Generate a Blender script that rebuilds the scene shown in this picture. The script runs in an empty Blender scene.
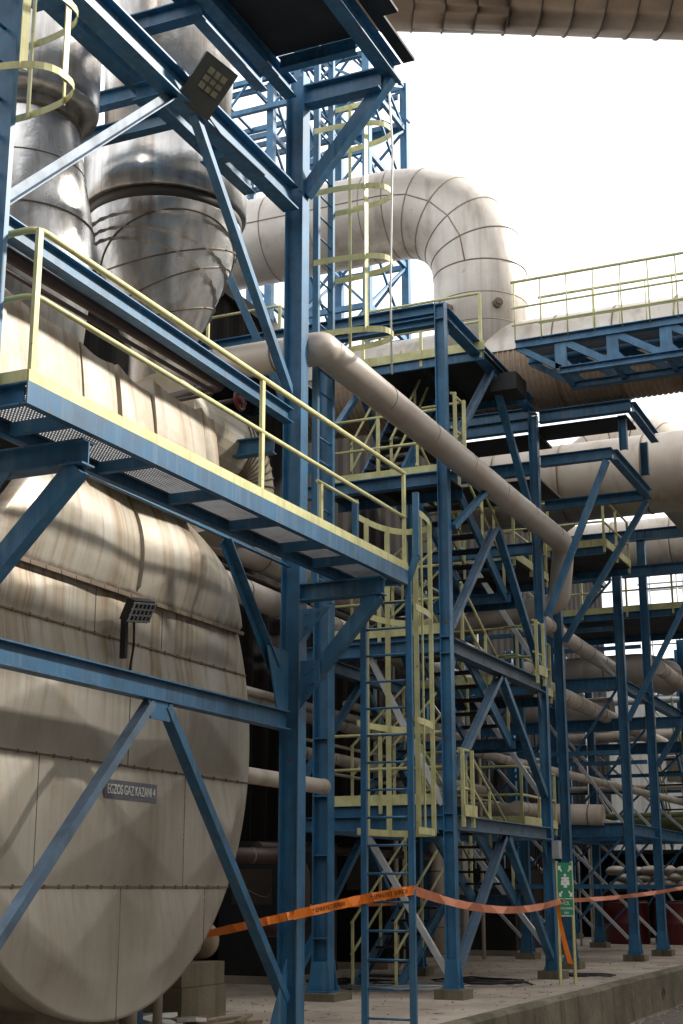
import bpy, math, random
from mathutils import Vector, Matrix
random.seed(7)
R = math.radians
scene = bpy.context.scene
col = scene.collection

# ------------------------------------------------------------------ camera numbers (used to measure places on real planes)
F_PX, HZ, VX = 1422.0, 889.0, 995.0
PITCH = math.atan((HZ - 512) / F_PX)
YAW = math.atan((VX - 341.5) / (F_PX / math.cos(PITCH)))
EYE = Vector((0, 0, 1.45))
FWD = Vector((-math.sin(YAW) * math.cos(PITCH), math.cos(YAW) * math.cos(PITCH), math.sin(PITCH)))
RGT = Vector((math.cos(YAW), math.sin(YAW), 0))
UPV = RGT.cross(FWD)

XF, XC = -5.65, -6.8        # front edge of slab / walkway, main column line

# ------------------------------------------------------------------ geometry collector
class MB:
    def __init__(s): s.v = []; s.f = []; s.smooth = []
    def add(s, vs, fs, smooth=False):
        b = len(s.v); s.v += [Vector(p) for p in vs]
        for f in fs: s.f.append([b + i for i in f]); s.smooth.append(smooth)
        return s
    def box(s, a, b):
        x0, y0, z0 = [min(a[i], b[i]) for i in range(3)]; x1, y1, z1 = [max(a[i], b[i]) for i in range(3)]
        return s.add([(x0,y0,z0),(x1,y0,z0),(x1,y1,z0),(x0,y1,z0),(x0,y0,z1),(x1,y0,z1),(x1,y1,z1),(x0,y1,z1)],
                     [(3,2,1,0),(4,5,6,7),(0,1,5,4),(1,2,6,5),(2,3,7,6),(3,0,4,7)])
    def obox(s, c, m, size):
        h = [k / 2 for k in size]; vs = []
        for z in (-1, 1):
            for x, y in ((-1,-1),(1,-1),(1,1),(-1,1)): vs.append(Vector(c) + m @ Vector((x*h[0], y*h[1], z*h[2])))
        return s.add(vs, [(3,2,1,0),(4,5,6,7),(0,1,5,4),(1,2,6,5),(2,3,7,6),(3,0,4,7)])
    def extr(s, prof, p0, p1, up=(0,0,1)):
        p0, p1 = Vector(p0), Vector(p1); d = (p1 - p0).normalized(); up = Vector(up)
        if abs(d.dot(up)) > .98: up = Vector((1,0,0)) if abs(d.x) < .9 else Vector((0,1,0))
        sd = d.cross(up).normalized(); u = sd.cross(d)
        n = len(prof); vs = [p0 + sd*a + u*b for a, b in prof] + [p1 + sd*a + u*b for a, b in prof]
        fs = [(i, (i+1) % n, n + (i+1) % n, n + i) for i in range(n)]
        fs += [tuple(range(n-1, -1, -1)), tuple(range(n, 2*n))]
        return s.add(vs, fs)
    def bar(s, p0, p1, h, w, up=(0,0,1)):
        return s.extr([(-w/2,-h/2),(w/2,-h/2),(w/2,h/2),(-w/2,h/2)], p0, p1, up)
    def ibeam(s, p0, p1, h, w, up=(0,0,1), tf=None, tw=None):
        tf = tf or max(.012, h*.07); tw = tw or max(.01, w*.08); H, B, t = h/2, w/2, tw/2
        return s.extr([(-B,-H),(B,-H),(B,-H+tf),(t,-H+tf),(t,H-tf),(B,H-tf),(B,H),(-B,H),(-B,H-tf),(-t,H-tf),(-t,-H+tf),(-B,-H+tf)], p0, p1, up)
    def chan(s, p0, p1, h, w, up=(0,0,1), flip=1):
        H, B, t = h/2, w/2, max(.008, h*.07); f = flip
        pr = [(-B*f,-H),(B*f,-H),(B*f,-H+t),((-B+t)*f,-H+t),((-B+t)*f,H-t),(B*f,H-t),(B*f,H),(-B*f,H)]
        return s.extr(pr if f > 0 else pr[::-1], p0, p1, up)
    def angle(s, p0, p1, a, up=(0,0,1), t=.012, flip=1):
        f = flip
        pr = [(-a/2*f,-a/2),(a/2*f,-a/2),(a/2*f,-a/2+t),((-a/2+t)*f,-a/2+t),((-a/2+t)*f,a/2),(-a/2*f,a/2)]
        return s.extr(pr if f > 0 else pr[::-1], p0, p1, up)
    def tube(s, pts, r, n=12, smooth=True, caps=True):
        pts = [Vector(p) for p in pts]; k = len(pts)
        rr = r if isinstance(r, (list, tuple)) else [r] * k
        d0 = (pts[1] - pts[0]).normalized()
        u = Vector((0,0,1)) if abs(d0.z) < .9 else Vector((1,0,0))
        sd = d0.cross(u).normalized(); u = sd.cross(d0)
        vs = []; prev = d0
        for i, p in enumerate(pts):
            a = (pts[i] - pts[i-1]).normalized() if i else d0
            b = (pts[i+1] - pts[i]).normalized() if i < k-1 else a
            d = (a + b).normalized() if (a + b).length > 1e-6 else a
            q = prev.rotation_difference(d); sd = q @ sd; u = q @ u; prev = d
            sc = 1 / max(.5, math.cos(a.angle(b) / 2)) if i and i < k-1 else 1
            for j in range(n):
                t = 2*math.pi*j/n; vs.append(p + (sd*math.cos(t) + u*math.sin(t)) * rr[i])
        fs = []
        for i in range(k-1):
            for j in range(n): fs.append((i*n+j, (i+1)*n+j, (i+1)*n+(j+1)%n, i*n+(j+1)%n)[::-1])
        s.add(vs, fs, smooth)
        if caps:
            b = len(s.v) - len(vs)
            s.f.append([b + j for j in range(n)][::-1][::-1]); s.smooth.append(False)
            s.f.append([b + (k-1)*n + j for j in range(n)][::-1]); s.smooth.append(False)
        return s
    def lathe(s, c, prof, n=48, axis='z', smooth=True, caps=True):
        c = Vector(c)
        if axis == 'z': pts = [(c + Vector((0,0,z)), r) for z, r in prof]
        elif axis == 'x': pts = [(c + Vector((z,0,0)), r) for z, r in prof]
        else: pts = [(c + Vector((0,z,0)), r) for z, r in prof]
        ax = {'z': (Vector((1,0,0)), Vector((0,1,0))), 'x': (Vector((0,1,0)), Vector((0,0,1))), 'y': (Vector((0,0,1)), Vector((1,0,0)))}[axis]
        vs = []
        for p, r in pts:
            for j in range(n):
                t = 2*math.pi*j/n; vs.append(p + (ax[0]*math.cos(t) + ax[1]*math.sin(t)) * r)
        fs = []
        for i in range(len(pts)-1):
            for j in range(n): fs.append((i*n+j, i*n+(j+1)%n, (i+1)*n+(j+1)%n, (i+1)*n+j))
        if caps: fs += [tuple(range(n-1,-1,-1)), tuple(range((len(pts)-1)*n, len(pts)*n))]
        return s.add(vs, fs, smooth)
    def plate(s, pts, t, nrm):
        nrm = Vector(nrm).normalized() * t; n = len(pts); pts = [Vector(p) for p in pts]
        return s.add(pts + [p + nrm for p in pts], [tuple(range(n-1,-1,-1)), tuple(range(n,2*n))] + [(i,(i+1)%n,n+(i+1)%n,n+i) for i in range(n)])

ORG = {}
def obj(name, mb, m, parent=None, origin=None):
    """one mesh object; a child is stored relative to its thing's base"""
    if parent is not None: o0 = ORG[parent.name]
    elif origin is not None: o0 = Vector(origin)
    else:
        xs = [p.x for p in mb.v]; ys = [p.y for p in mb.v]; zs = [p.z for p in mb.v]
        o0 = Vector(((min(xs)+max(xs))/2, (min(ys)+max(ys))/2, min(zs)))
    me = bpy.data.meshes.new(name)
    me.from_pydata([p - o0 for p in mb.v], [], mb.f); me.validate()
    if len(me.polygons) == len(mb.smooth):
        me.polygons.foreach_set('use_smooth', mb.smooth)
    me.materials.append(m); me.update()
    import bmesh
    bm = bmesh.new(); bm.from_mesh(me); bmesh.ops.recalc_face_normals(bm, faces=bm.faces); bm.to_mesh(me); bm.free()
    o = bpy.data.objects.new(name, me); col.objects.link(o)
    if parent is not None: o.parent = parent
    else: o.location = o0
    ORG[o.name] = o0
    return o
def tag(o, label, cat, group=None, kind=None):
    if label: o['label'] = label
    if cat: o['category'] = cat
    if group: o['group'] = group
    if kind: o['kind'] = kind
    return o
def thing(name, label, cat, loc, group=None):
    o = bpy.data.objects.new(name, None); col.objects.link(o); o.location = loc; o.empty_display_size = .2
    ORG[o.name] = Vector(loc)
    return tag(o, label, cat, group)
def bend(pts, rad, n=6):
    """polyline with rounded corners"""
    pts = [Vector(p) for p in pts]; out = [pts[0]]
    for i in range(1, len(pts)-1):
        a, b, c = pts[i-1], pts[i], pts[i+1]
        d1 = (a-b).normalized(); d2 = (c-b).normalized(); ang = d1.angle(d2)
        t = min((rad[i-1] if isinstance(rad, list) else rad) / math.tan(ang/2), (a-b).length*.49, (c-b).length*.49); r2 = t*math.tan(ang/2)
        ctr = b + (d1+d2).normalized() * (r2/math.sin(ang/2))
        s0 = b + d1*t - ctr; s1 = b + d2*t - ctr; tot = s0.angle(s1); ax = s0.cross(s1).normalized()
        for k in range(n+1): out.append(ctr + Matrix.Rotation(tot*k/n, 3, ax) @ s0)
    out.append(pts[-1]); return out

# ------------------------------------------------------------------ materials
def S(r, g, b):
    f = lambda c: c/12.92 if c <= .04045 else ((c+.055)/1.055)**2.4
    return (f(r/255), f(g/255), f(b/255), 1)
def material(name, base, rough=.55, metal=0., dirt=None, dirt_amt=.5, dscale=3., streak=None, streak_amt=.5, sscale=5.,
             spots=None, spot_thr=.66, bump=0., bscale=30., var=.12, spec=.5, streak_thr=.5, dstretch=1., seams=None, szs=.03, sxs=1., seam_wash=(.30,.21,.10,1)):
    m = bpy.data.materials.new(name); m.use_nodes = True; nt = m.node_tree; N = nt.nodes; L = nt.links
    bs = N['Principled BSDF']; bs.inputs['Roughness'].default_value = rough; bs.inputs['Metallic'].default_value = metal
    bs.inputs['Specular IOR Level'].default_value = spec
    tc = N.new('ShaderNodeTexCoord'); oi = N.new('ShaderNodeObjectInfo')
    def noise(scale, detail=5, map_=None):
        n = N.new('ShaderNodeTexNoise'); n.inputs['Scale'].default_value = scale; n.inputs['Detail'].default_value = detail
        n.inputs['Roughness'].default_value = .6
        src = tc.outputs['Object']
        if map_:
            mp = N.new('ShaderNodeMapping'); mp.inputs['Scale'].default_value = map_; L.new(src, mp.inputs['Vector']); src = mp.outputs['Vector']
        L.new(src, n.inputs['Vector']); return n.outputs['Fac']
    def ramp(fac, a, b):
        r = N.new('ShaderNodeMapRange'); r.inputs['From Min'].default_value = a; r.inputs['From Max'].default_value = b
        L.new(fac, r.inputs['Value']); return r.outputs['Result']
    def mul(fac, k):
        q = N.new('ShaderNodeMath'); q.operation = 'MULTIPLY'; q.inputs[1].default_value = k; L.new(fac, q.inputs[0]); return q.outputs[0]
    def mix(c1, c2, fac):
        x = N.new('ShaderNodeMix'); x.data_type = 'RGBA'; L.new(fac, x.inputs['Factor'])
        if isinstance(c1, tuple): x.inputs['A'].default_value = c1
        else: L.new(c1, x.inputs['A'])
        x.inputs['B'].default_value = c2; return x.outputs['Result']
    hs = N.new('ShaderNodeHueSaturation'); hs.inputs['Color'].default_value = base
    v = N.new('ShaderNodeMapRange'); v.inputs['To Min'].default_value = 1-var; v.inputs['To Max'].default_value = 1+var
    L.new(oi.outputs['Random'], v.inputs['Value']); L.new(v.outputs['Result'], hs.inputs['Value'])
    c = hs.outputs['Color']
    nz = noise(dscale, 6, (1, 1, dstretch) if dstretch != 1 else None)
    if dirt: c = mix(c, dirt, mul(ramp(nz, .38, .72), dirt_amt))
    if streak:
        sf = mul(ramp(noise(sscale, 4, (sxs,1,szs)), streak_thr, streak_thr+.18), streak_amt)
        if seams:
            sep = N.new('ShaderNodeSeparateXYZ'); L.new(tc.outputs['Object'], sep.inputs[0]); acc = None
            for zt, ln, k in seams:
                q = ramp(sep.outputs['Z'], zt-ln, zt)
                lt_ = N.new('ShaderNodeMath'); lt_.operation = 'LESS_THAN'; lt_.inputs[1].default_value = zt+.01; L.new(sep.outputs['Z'], lt_.inputs[0])
                pr = N.new('ShaderNodeMath'); pr.operation = 'MULTIPLY'; L.new(q, pr.inputs[0]); L.new(lt_.outputs[0], pr.inputs[1]); q = mul(pr.outputs[0], k)
                if acc is None: acc = q
                else:
                    ad = N.new('ShaderNodeMath'); ad.operation = 'MAXIMUM'; L.new(acc, ad.inputs[0]); L.new(q, ad.inputs[1]); acc = ad.outputs[0]
            pr = N.new('ShaderNodeMath'); pr.operation = 'MULTIPLY'; L.new(sf, pr.inputs[0]); L.new(acc, pr.inputs[1]); sf = pr.outputs[0]
            pr = N.new('ShaderNodeMath'); pr.operation = 'MULTIPLY'; L.new(sf, pr.inputs[0]); L.new(ramp(noise(1.5, 4, (0,1,.7)), .33, .52), pr.inputs[1]); sf = pr.outputs[0]
            st2 = mul(ramp(noise(3.2, 5, (sxs,1,.25)), .42, .7), .75)
            pr = N.new('ShaderNodeMath'); pr.operation = 'MULTIPLY'; L.new(st2, pr.inputs[0]); L.new(acc, pr.inputs[1]); c = mix(c, seam_wash, pr.outputs[0])
        c = mix(c, streak, sf)
    if spots: c = mix(c, spots, ramp(noise(dscale*5, 6), spot_thr, spot_thr+.05))
    L.new(c, bs.inputs['Base Color'])
    rr = N.new('ShaderNodeMapRange'); rr.inputs['To Min'].default_value = max(.05, rough-.14); rr.inputs['To Max'].default_value = min(1, rough+.16)
    L.new(nz, rr.inputs['Value']); L.new(rr.outputs['Result'], bs.inputs['Roughness'])
    if bump:
        b = N.new('ShaderNodeBump'); b.inputs['Strength'].default_value = bump; b.inputs['Distance'].default_value = .05
        L.new(noise(bscale, 4), b.inputs['Height']); L.new(b.outputs['Normal'], bs.inputs['Normal'])
    return m
BLUE = material('blue_steel_paint', S(48,106,144), .42, dirt=S(34,66,92), dirt_amt=.8, dscale=2.6, spots=S(104,70,48), spot_thr=.655, streak=S(104,130,144), streak_amt=.4, sscale=12)
BLUEG = material('dull_skylit_blue', S(88,112,134), .5, dirt=S(60,70,82), dirt_amt=.7, dscale=4, spots=S(110,80,60), spot_thr=.66)  # dull brace blue; on the tower beams it carries painted sky light
YEL = material('pale_yellow_paint', S(204,202,148), .5, dirt=S(158,152,98), dirt_amt=.7, dscale=4, spots=S(112,76,46), spot_thr=.665, streak=S(130,104,66), streak_amt=.5, sscale=11, streak_thr=.56)
CLAD = material('weathered_aluminium_cladding', S(194,184,172), .5, metal=.12, dirt=S(150,136,120), dirt_amt=.6, dscale=.9, streak=S(122,104,86), streak_amt=.4, sscale=3, bump=.12, bscale=1.6, var=.04)
CLADR = material('rust_spotted_cladding', S(200,192,182), .42, metal=.2, dirt=S(166,140,118), dirt_amt=.5, dscale=1.3, spots=S(128,78,46), spot_thr=.7, bump=.1, bscale=3, var=.05)
RIBBED = material('brown_ribbed_cladding', S(158,138,118), .6, dirt=S(104,86,72), dirt_amt=.6, dscale=1.4, var=.04)
TANK = material('stained_tank_cladding', S(184,179,168), .42, metal=.3, dirt=S(136,127,108), dirt_amt=.75, dscale=1.0, dstretch=.5, streak=S(120,88,46), streak_amt=.9, sscale=10, streak_thr=.465, sxs=0., bump=.18, bscale=2.2, var=0, szs=.008, seams=[(5.6,2.2,1.0),(4.2,1.0,.95),(3.75,1.2,.8),(2.575,1.2,.4),(1.47,1.2,.25)])
PANEL = material('rust_streaked_white_panel', S(188,180,164), .55, dirt=S(150,132,100), dirt_amt=.7, dscale=1.8, streak=S(134,88,40), streak_amt=1., sscale=9, streak_thr=.49, sxs=0., bump=.3, bscale=2, var=.05, szs=.012, seams=[(6.7,1.5,1.)])
STEEL = material('stainless_sheet', S(216,215,213), .30, metal=.85, dirt=S(84,78,72), dirt_amt=.9, dscale=1.6, dstretch=.35, streak=S(116,80,46), streak_amt=.6, sscale=6, streak_thr=.53, bump=.42, bscale=1.5, var=.04, szs=.02)
BAND = material('dark_flange_steel', S(56,50,44), .6, dirt=S(90,70,50), dirt_amt=.5, dscale=4)
SEAM = material('dark_seam_steel', S(116,100,80), .6, dirt=S(84,62,44), dirt_amt=.7, dscale=4)
CLADW = material('bright_aluminium_cladding', S(206,201,194), .40, metal=.2, dirt=S(170,160,148), dirt_amt=.75, dscale=.8, streak=S(140,124,106), streak_amt=.5, sscale=3.5, spots=S(150,134,116), spot_thr=.69, bump=.3, bscale=1.8, var=.03)
SEAMP = material('pale_seam_steel', S(140,128,114), .55, dirt=S(100,86,72), dirt_amt=.6, dscale=3)
BROWN = material('dark_brown_pipe', S(64,46,40), .5, dirt=S(40,30,28), dirt_amt=.5)
DARK = material('shade_dark_plate', S(36,35,36), .7, dirt=S(22,21,21), dirt_amt=.6, dscale=2)  # near-black base puts underside and interior shade into the colour
GALV = material('galvanised_steel', S(182,185,187), .45, metal=.3, dirt=S(136,138,140), dirt_amt=.5, dscale=5)
CONC = material('stained_concrete', S(178,165,150), .85, dirt=S(104,92,80), dirt_amt=.85, dscale=.55, spots=S(76,66,58), spot_thr=.61, bump=.3, bscale=9, var=0)
CURB = material('mossy_concrete_face', S(122,112,94), .9, dirt=S(70,68,48), dirt_amt=.9, dscale=.7, streak=S(60,56,42), streak_amt=.7, sscale=2.4, bump=.5, bscale=6, var=0)
ROAD = material('dusty_road', S(98,91,84), .9, dirt=S(84,76,70), dirt_amt=.7, dscale=.5, spots=S(140,130,118), spot_thr=.66, bump=.4, bscale=25, var=0)
ORANGE = material('orange_tape', S(255,138,40), .4, dirt=S(206,104,56), dirt_amt=.4, dscale=3, var=0)
ORANGE2 = material('faded_orange_tape', S(222,140,104), .4, dirt=S(200,110,74), dirt_amt=.6, dscale=2, var=0)
GREEN = material('sign_green', S(26,128,92), .4, dirt=S(60,130,104), dirt_amt=.4, dscale=6, var=0)
WHITE = material('white_paint', S(226,226,220), .5, dirt=S(190,186,176), dirt_amt=.5, dscale=5, var=.05)
BLACK = material('black_print', S(44,30,24), .6, var=0)
PLATE = material('grey_name_plate', S(104,106,116), .5, dirt=S(84,80,84), dirt_amt=.5, dscale=5, var=0)
RED = material('red_paint', S(92,28,28), .45, dirt=S(96,26,26), dirt_amt=.5, dscale=2)
LAMPB = material('dark_lamp_housing', S(66,68,64), .5, dirt=S(44,44,42), dirt_amt=.5)
LENS = material('lamp_lens', S(132,128,106), .25, dirt=S(100,96,78), dirt_amt=.5, dscale=14)
WALLD = material('shade_dark_sheet', S(28,26,25), .92, dirt=S(20,18,18), dirt_amt=.6, dscale=.7, streak=S(48,38,32), streak_amt=.3, sscale=2, spec=.1)  # base darkened to paint in the deep shade of the plant interior
WALLL = material('pale_corrugated_wall', S(176,176,172), .6, dirt=S(140,138,130), dirt_amt=.5, dscale=.8, streak=S(120,110,96), streak_amt=.4, sscale=2.2)
CABLE = material('black_cable', S(34,32,32), .6)
WOOD = material('weathered_wood', S(150,134,110), .8, dirt=S(104,90,72), dirt_amt=.6, dscale=5)
MOSS = material('mossy_pipe', S(104,106,60), .8, dirt=S(70,76,40), dirt_amt=.8, dscale=2)
GRAT = material('grating_steel', S(168,170,174), .5, metal=.2, dirt=S(90,88,86), dirt_amt=.5)

# ------------------------------------------------------------------ common small builders
def rail_path(parent, pts, r=.024, m=None, name='handrail'):
    return obj(name, MB().tube(bend(pts, .1, 4), r, 8), m or YEL, parent)
def railing(parent, pts, zs=(1.05, .55), post_gap=1.3, r=.024, m=None, pw=.05, ends=(True, True)):
    """rails on a polyline of floor points, posts as children"""
    pts = [Vector(p) for p in pts]
    for dz in zs: rail_path(parent, [p + Vector((0,0,dz)) for p in pts], r, m)
    done = []
    for i in range(len(pts)-1):
        n = max(1, round((pts[i+1]-pts[i]).length / post_gap))
        for k in range(n+1):
            p = pts[i].lerp(pts[i+1], k/n)
            if any((p-q).length < .1 for q in done): continue
            if (i == 0 and k == 0 and not ends[0]) or (i == len(pts)-2 and k == n and not ends[1]): continue
            done.append(p); obj('handrail_post', MB().bar(p - Vector((0,0,.12)), p + Vector((0,0,zs[0])), pw, pw*.7, (1,0,0)), m or YEL, parent)
def toe(parent, p0, p1, h=.13, m=None):
    obj('toe_board', MB().bar(Vector(p0)+Vector((0,0,h/2)), Vector(p1)+Vector((0,0,h/2)), h, .012), m or YEL, parent)
def column(parent, x, y, z0, z1, h, w, m=None, foot=True, name='column'):
    c = obj(name, MB().ibeam((x,y,z0), (x,y,z1), h, w, (1,0,0)), m or BLUE, parent)
    if foot:
        g = MB().box((x-h*.75,y-w*.85,z0-.02),(x+h*.75,y+w*.85,z0+.02))
        for bx in (-1, 1):
            for by in (-1, 1): g.tube([(x+bx*h*.66,y+by*w*.72,z0+.015),(x+bx*h*.66,y+by*w*.72,z0+.07)], .014, 6, False)
        obj('base_plate', g, m or BLUE, c)
        for sy in (-1, 1):
            g = MB()
            g.plate([(x-h*.5,y+sy*w*.52,z0+.02),(x-h*.72,y+sy*w*.52,z0+.02),(x-h*.5,y+sy*w*.52,z0+.42)], .014, (0,1,0))
            g.plate([(x+h*.5,y+sy*w*.52,z0+.02),(x+h*.72,y+sy*w*.52,z0+.02),(x+h*.5,y+sy*w*.52,z0+.42)], .014, (0,1,0))
            g.box((x-h*.5,y+sy*w*.52,z0+.021),(x+h*.5,y+sy*w*.52+.014,z0+.4))
            obj('base_gusset', g, m or BLUE, c)
    return c
def beam(parent, p0, p1, h, w, m=None, name='beam'):
    return obj(name, MB().ibeam(p0, p1, h, w), m or BLUE, parent)
def brace(parent, p0, p1, a, m=None, kind='box', up=(1,0,0)):
    g = MB()
    if kind == 'box': g.bar(p0, p1, a, a*.8, up)
    elif kind == 'chan': g.chan(p0, p1, a, a*.6, up)
    else: g.angle(p0, p1, a, up)
    return obj('brace', g, m or BLUE, parent)
def stiffeners(parent, x, y, zs, h, w, m=None):
    for z in zs:
        obj('stiffener', MB().box((x-h*.46,y-w*.49,z-.008),(x+h*.46,y+w*.49,z+.008)), m or BLUE, parent)
def plinth(parent, x, y, s=.5, h=.12):
    obj('plinth', MB().box((x-s/2,y-s/2,-.03),(x+s/2,y+s/2,h)), CURB, parent)
def text_obj(name, body, size, loc, rot, m, parent=None, sx=1., ext=.003, label=None, cat=None):
    cu = bpy.data.curves.new(name, 'FONT'); cu.body = body; cu.size = size; cu.align_x = 'CENTER'; cu.align_y = 'CENTER'; cu.extrude = ext
    t = bpy.data.objects.new(name + '_curve', cu); col.objects.link(t)
    dg = bpy.context.evaluated_depsgraph_get()
    me = bpy.data.meshes.new_from_object(t.evaluated_get(dg)); bpy.data.objects.remove(t); bpy.data.curves.remove(cu)
    me.name = name; me.materials.clear(); me.materials.append(m)
    me.transform(Matrix.Diagonal((sx,1,1,1))); me.transform(rot.to_4x4())
    o = bpy.data.objects.new(name, me); col.objects.link(o)
    if parent is not None: o.parent = parent; o.location = Vector(loc) - ORG[parent.name]
    else: o.location = loc
    ORG[o.name] = Vector(loc)
    return o
def pipe(name, label, pts, r, m, rad=.3, n=14, seams=(), cat='pipe', group=None, seam_r=1.03, bands=SEAM, nb=6, flanges=()):
    path = bend(pts, rad, nb) if len(pts) > 2 else pts
    if not seams and not flanges:
        return tag(obj(name, MB().tube(path, r, n), m), label, cat, group)
    xs = [Vector(p) for p in pts]
    t = thing(name, label, cat, min(xs, key=lambda p: p.z), group)
    obj('pipe_body', MB().tube(path, r, n), m, t)
    for p, d in seams:
        p, d = Vector(p), Vector(d).normalized(); obj('seam_band', MB().tube([p-d*.012, p+d*.012], r*seam_r, n), bands, t)
    for p, d in flanges:
        p, d = Vector(p), Vector(d).normalized(); obj('flange', MB().tube([p-d*.03, p+d*.03], r*1.4, n), bands, t)
    return t
def along(p0, p1, step, start=.5):
    p0, p1 = Vector(p0), Vector(p1); d = p1-p0; L = d.length; k = start; out = []
    while k < L: out.append((p0 + d*(k/L), d)); k += step
    return out

# ================================================================== GROUND
tag(obj('road', MB().box((-5.64,-60,-1.2),(400,500,-.66)), ROAD, origin=(0,0,-.66)), 'dusty grey road below the concrete slab', 'road', kind='structure')
tag(obj('ground', MB().add([(-500,-300,-.68),(500,-300,-.68),(500,900,-.68),(-500,900,-.68)], [(0,1,2,3)]), ROAD, origin=(0,0,-.68)), 'flat yard ground reaching to the horizon', 'ground', kind='structure')
tag(obj('concrete_slab', MB().box((-60,-12,-.9),(-5.80,90,0)), CONC, origin=(-10,10,0)), 'stained concrete slab carrying the plant', 'slab', kind='structure')
g = MB(); n = 150; ys = [-12 + 102*i/n for i in range(n+1)]
rr = random.Random(3); vs = []; fs = []
for y in ys:
    j = lambda a: rr.uniform(-a, a)
    vs += [(-5.81,y,-.9),(-5.81,y,.002),(XF-.04+j(.012),y,.002+j(.008)),(XF+j(.01),y,-.05+j(.012)),(XF+.03+j(.015),y,-.64),(XF+.1+j(.06),y,-.672)]
for i in range(n):
    for k in range(5): fs.append((i*6+k, i*6+k+1, (i+1)*6+k+1, (i+1)*6+k))
g.add(vs, fs)
tag(obj('slab_edge', g, CURB, origin=(XF,10,-.6)), 'worn concrete edge of the slab above the road', 'slab edge', kind='structure')
g = MB()
for i in range(900):
    y = random.uniform(10, 45); x = XF + .06 + abs(random.gauss(0, .22)); s = random.uniform(.01, .045)
    m3 = Matrix.Rotation(random.uniform(0,3), 3, 'Z') @ Matrix.Rotation(random.uniform(0,3), 3, 'X'); g.obox((x,y,-.66+s*.3), m3, (s,s*.8,s*.6))
tag(obj('rubble', g, CONC, origin=(XF,20,-.66)), 'loose gravel and crumbs along the foot of the slab edge', 'rubble', kind='stuff')
for k, (y, lab) in enumerate(((26.9, 'round drain mouth in the slab edge, the one in full view'), (29.1, 'round drain mouth in the slab edge at the right border'))):
    t = thing('drain_pipe', lab, 'drain', (XF, y, -.42), 'drain mouths in the slab edge')
    g = MB(); nn = 16
    ro = [(XF+.03, y+.13*math.cos(a), -.36+.13*math.sin(a)) for a in [2*math.pi*i/nn for i in range(nn)]]
    ri = [(XF+.03, y+.1*math.cos(a), -.36+.1*math.sin(a)) for a in [2*math.pi*i/nn for i in range(nn)]]
    bo = [(XF-.02, p[1], p[2]) for p in ro]; vs = ro + ri + bo
    fs = [(i,(i+1)%nn,nn+(i+1)%nn,nn+i) for i in range(nn)] + [(i,2*nn+i,2*nn+(i+1)%nn,(i+1)%nn) for i in range(nn)]
    obj('pipe_ring', g.add(vs, fs), CURB, t)
    obj('shade_plug', MB().tube([(XF-.02,y,-.36),(XF+.024,y,-.36)], .1, 16), CABLE, t)  # solid black plug stands for the shade inside the drain mouth

# ================================================================== BOILER (horizontal tank whose flat end faces the road)
YB, ZB, RB, XB = 11.5, 2.94, 2.64, -7.4
boil = thing('exhaust_gas_boiler', 'huge rust-streaked horizontal boiler with its round flat end facing the road', 'boiler', (-9.5, YB, 0))
rows = [0.0, 1.47, 2.575, 3.75, 4.2, 6]
colx = {0: [9.7, 11.62, 13.2], 1: [10.25, 12.75], 2: [11.66], 3: [11.0, 12.2], 4: [11.6]}
def lean(z):
    t = max(0., z-4.2); return -.16*math.sin(min(t,1.25)/1.25*math.pi)+t*.22
def face_x(y, z):
    ri = max(i for i in range(5) if z >= rows[i] - 1e-6) if z >= 0 else 0
    cs = [YB-RB-.1] + colx[ri] + [YB+RB+.1]
    cj = max(i for i in range(len(cs)-1) if y >= cs[i] - 1e-6) if y >= cs[0] else 0
    y0, y1 = cs[cj], cs[cj+1]; z0, z1 = max(rows[ri], ZB-RB), min(rows[ri+1], ZB+RB)
    u = abs((y-(y0+y1)/2)/((y1-y0)/2)); v = abs((z-(z0+z1)/2)/((z1-z0)/2)); h = 1 - min(1, max(u, v))
    rim_ = min(1, max(0, RB - math.hypot(y-YB, z-ZB))/.35); h *= rim_
    amp = .12*min(1, (z1-z0)/1.1) if ri < 4 else .10
    e = .06 if z > 4.2 else 0
    return XB + amp*h + e - lean(z)
NR, NA = 84, 240
vs = [(face_x(YB, ZB), YB, ZB)]; fs = []
for i in range(1, NR+1):
    for j in range(NA):
        a = 2*math.pi*j/NA; y = YB + RB*i/NR*math.cos(a); z = ZB + RB*i/NR*math.sin(a); vs.append((face_x(y, z), y, z))
for j in range(NA): fs.append((0, 1+j, 1+(j+1)%NA))
for i in range(NR-1):
    for j in range(NA): fs.append((1+i*NA+j, 1+(i+1)*NA+j, 1+(i+1)*NA+(j+1)%NA, 1+i*NA+(j+1)%NA))
rim = 1+(NR-1)*NA; b = len(vs)
for j in range(NA):
    p = vs[rim+j]; vs.append((p[0]-.14, p[1], p[2]))
for j in range(NA): fs.append((rim+j, b+j, b+(j+1)%NA, rim+(j+1)%NA))
ep = obj('end_plate', MB().add(vs, fs, True), TANK, boil)
def seam_h(z, dz=.008):
    w = math.sqrt(max(0, RB**2-(z-ZB)**2)); g = MB(); k = 40
    for i in range(k):
        y0, y1 = YB-w+2*w*i/k, YB-w+2*w*(i+1)/k
        x = max(face_x((y0+y1)/2, z+.02), face_x((y0+y1)/2, z-.02))
        g.box((x-.02,y0,z-dz),(x+.012,y1,z+dz))
        if i % 2 == 0: g.box((x-.02,y0-.008,z-.016),(x+.016,y0+.008,z+.016))
    obj('seam_strip', g, SEAM, ep)
for z in (1.47, 2.575, 3.75): seam_h(z)
seam_h(4.19, .02)
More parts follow.
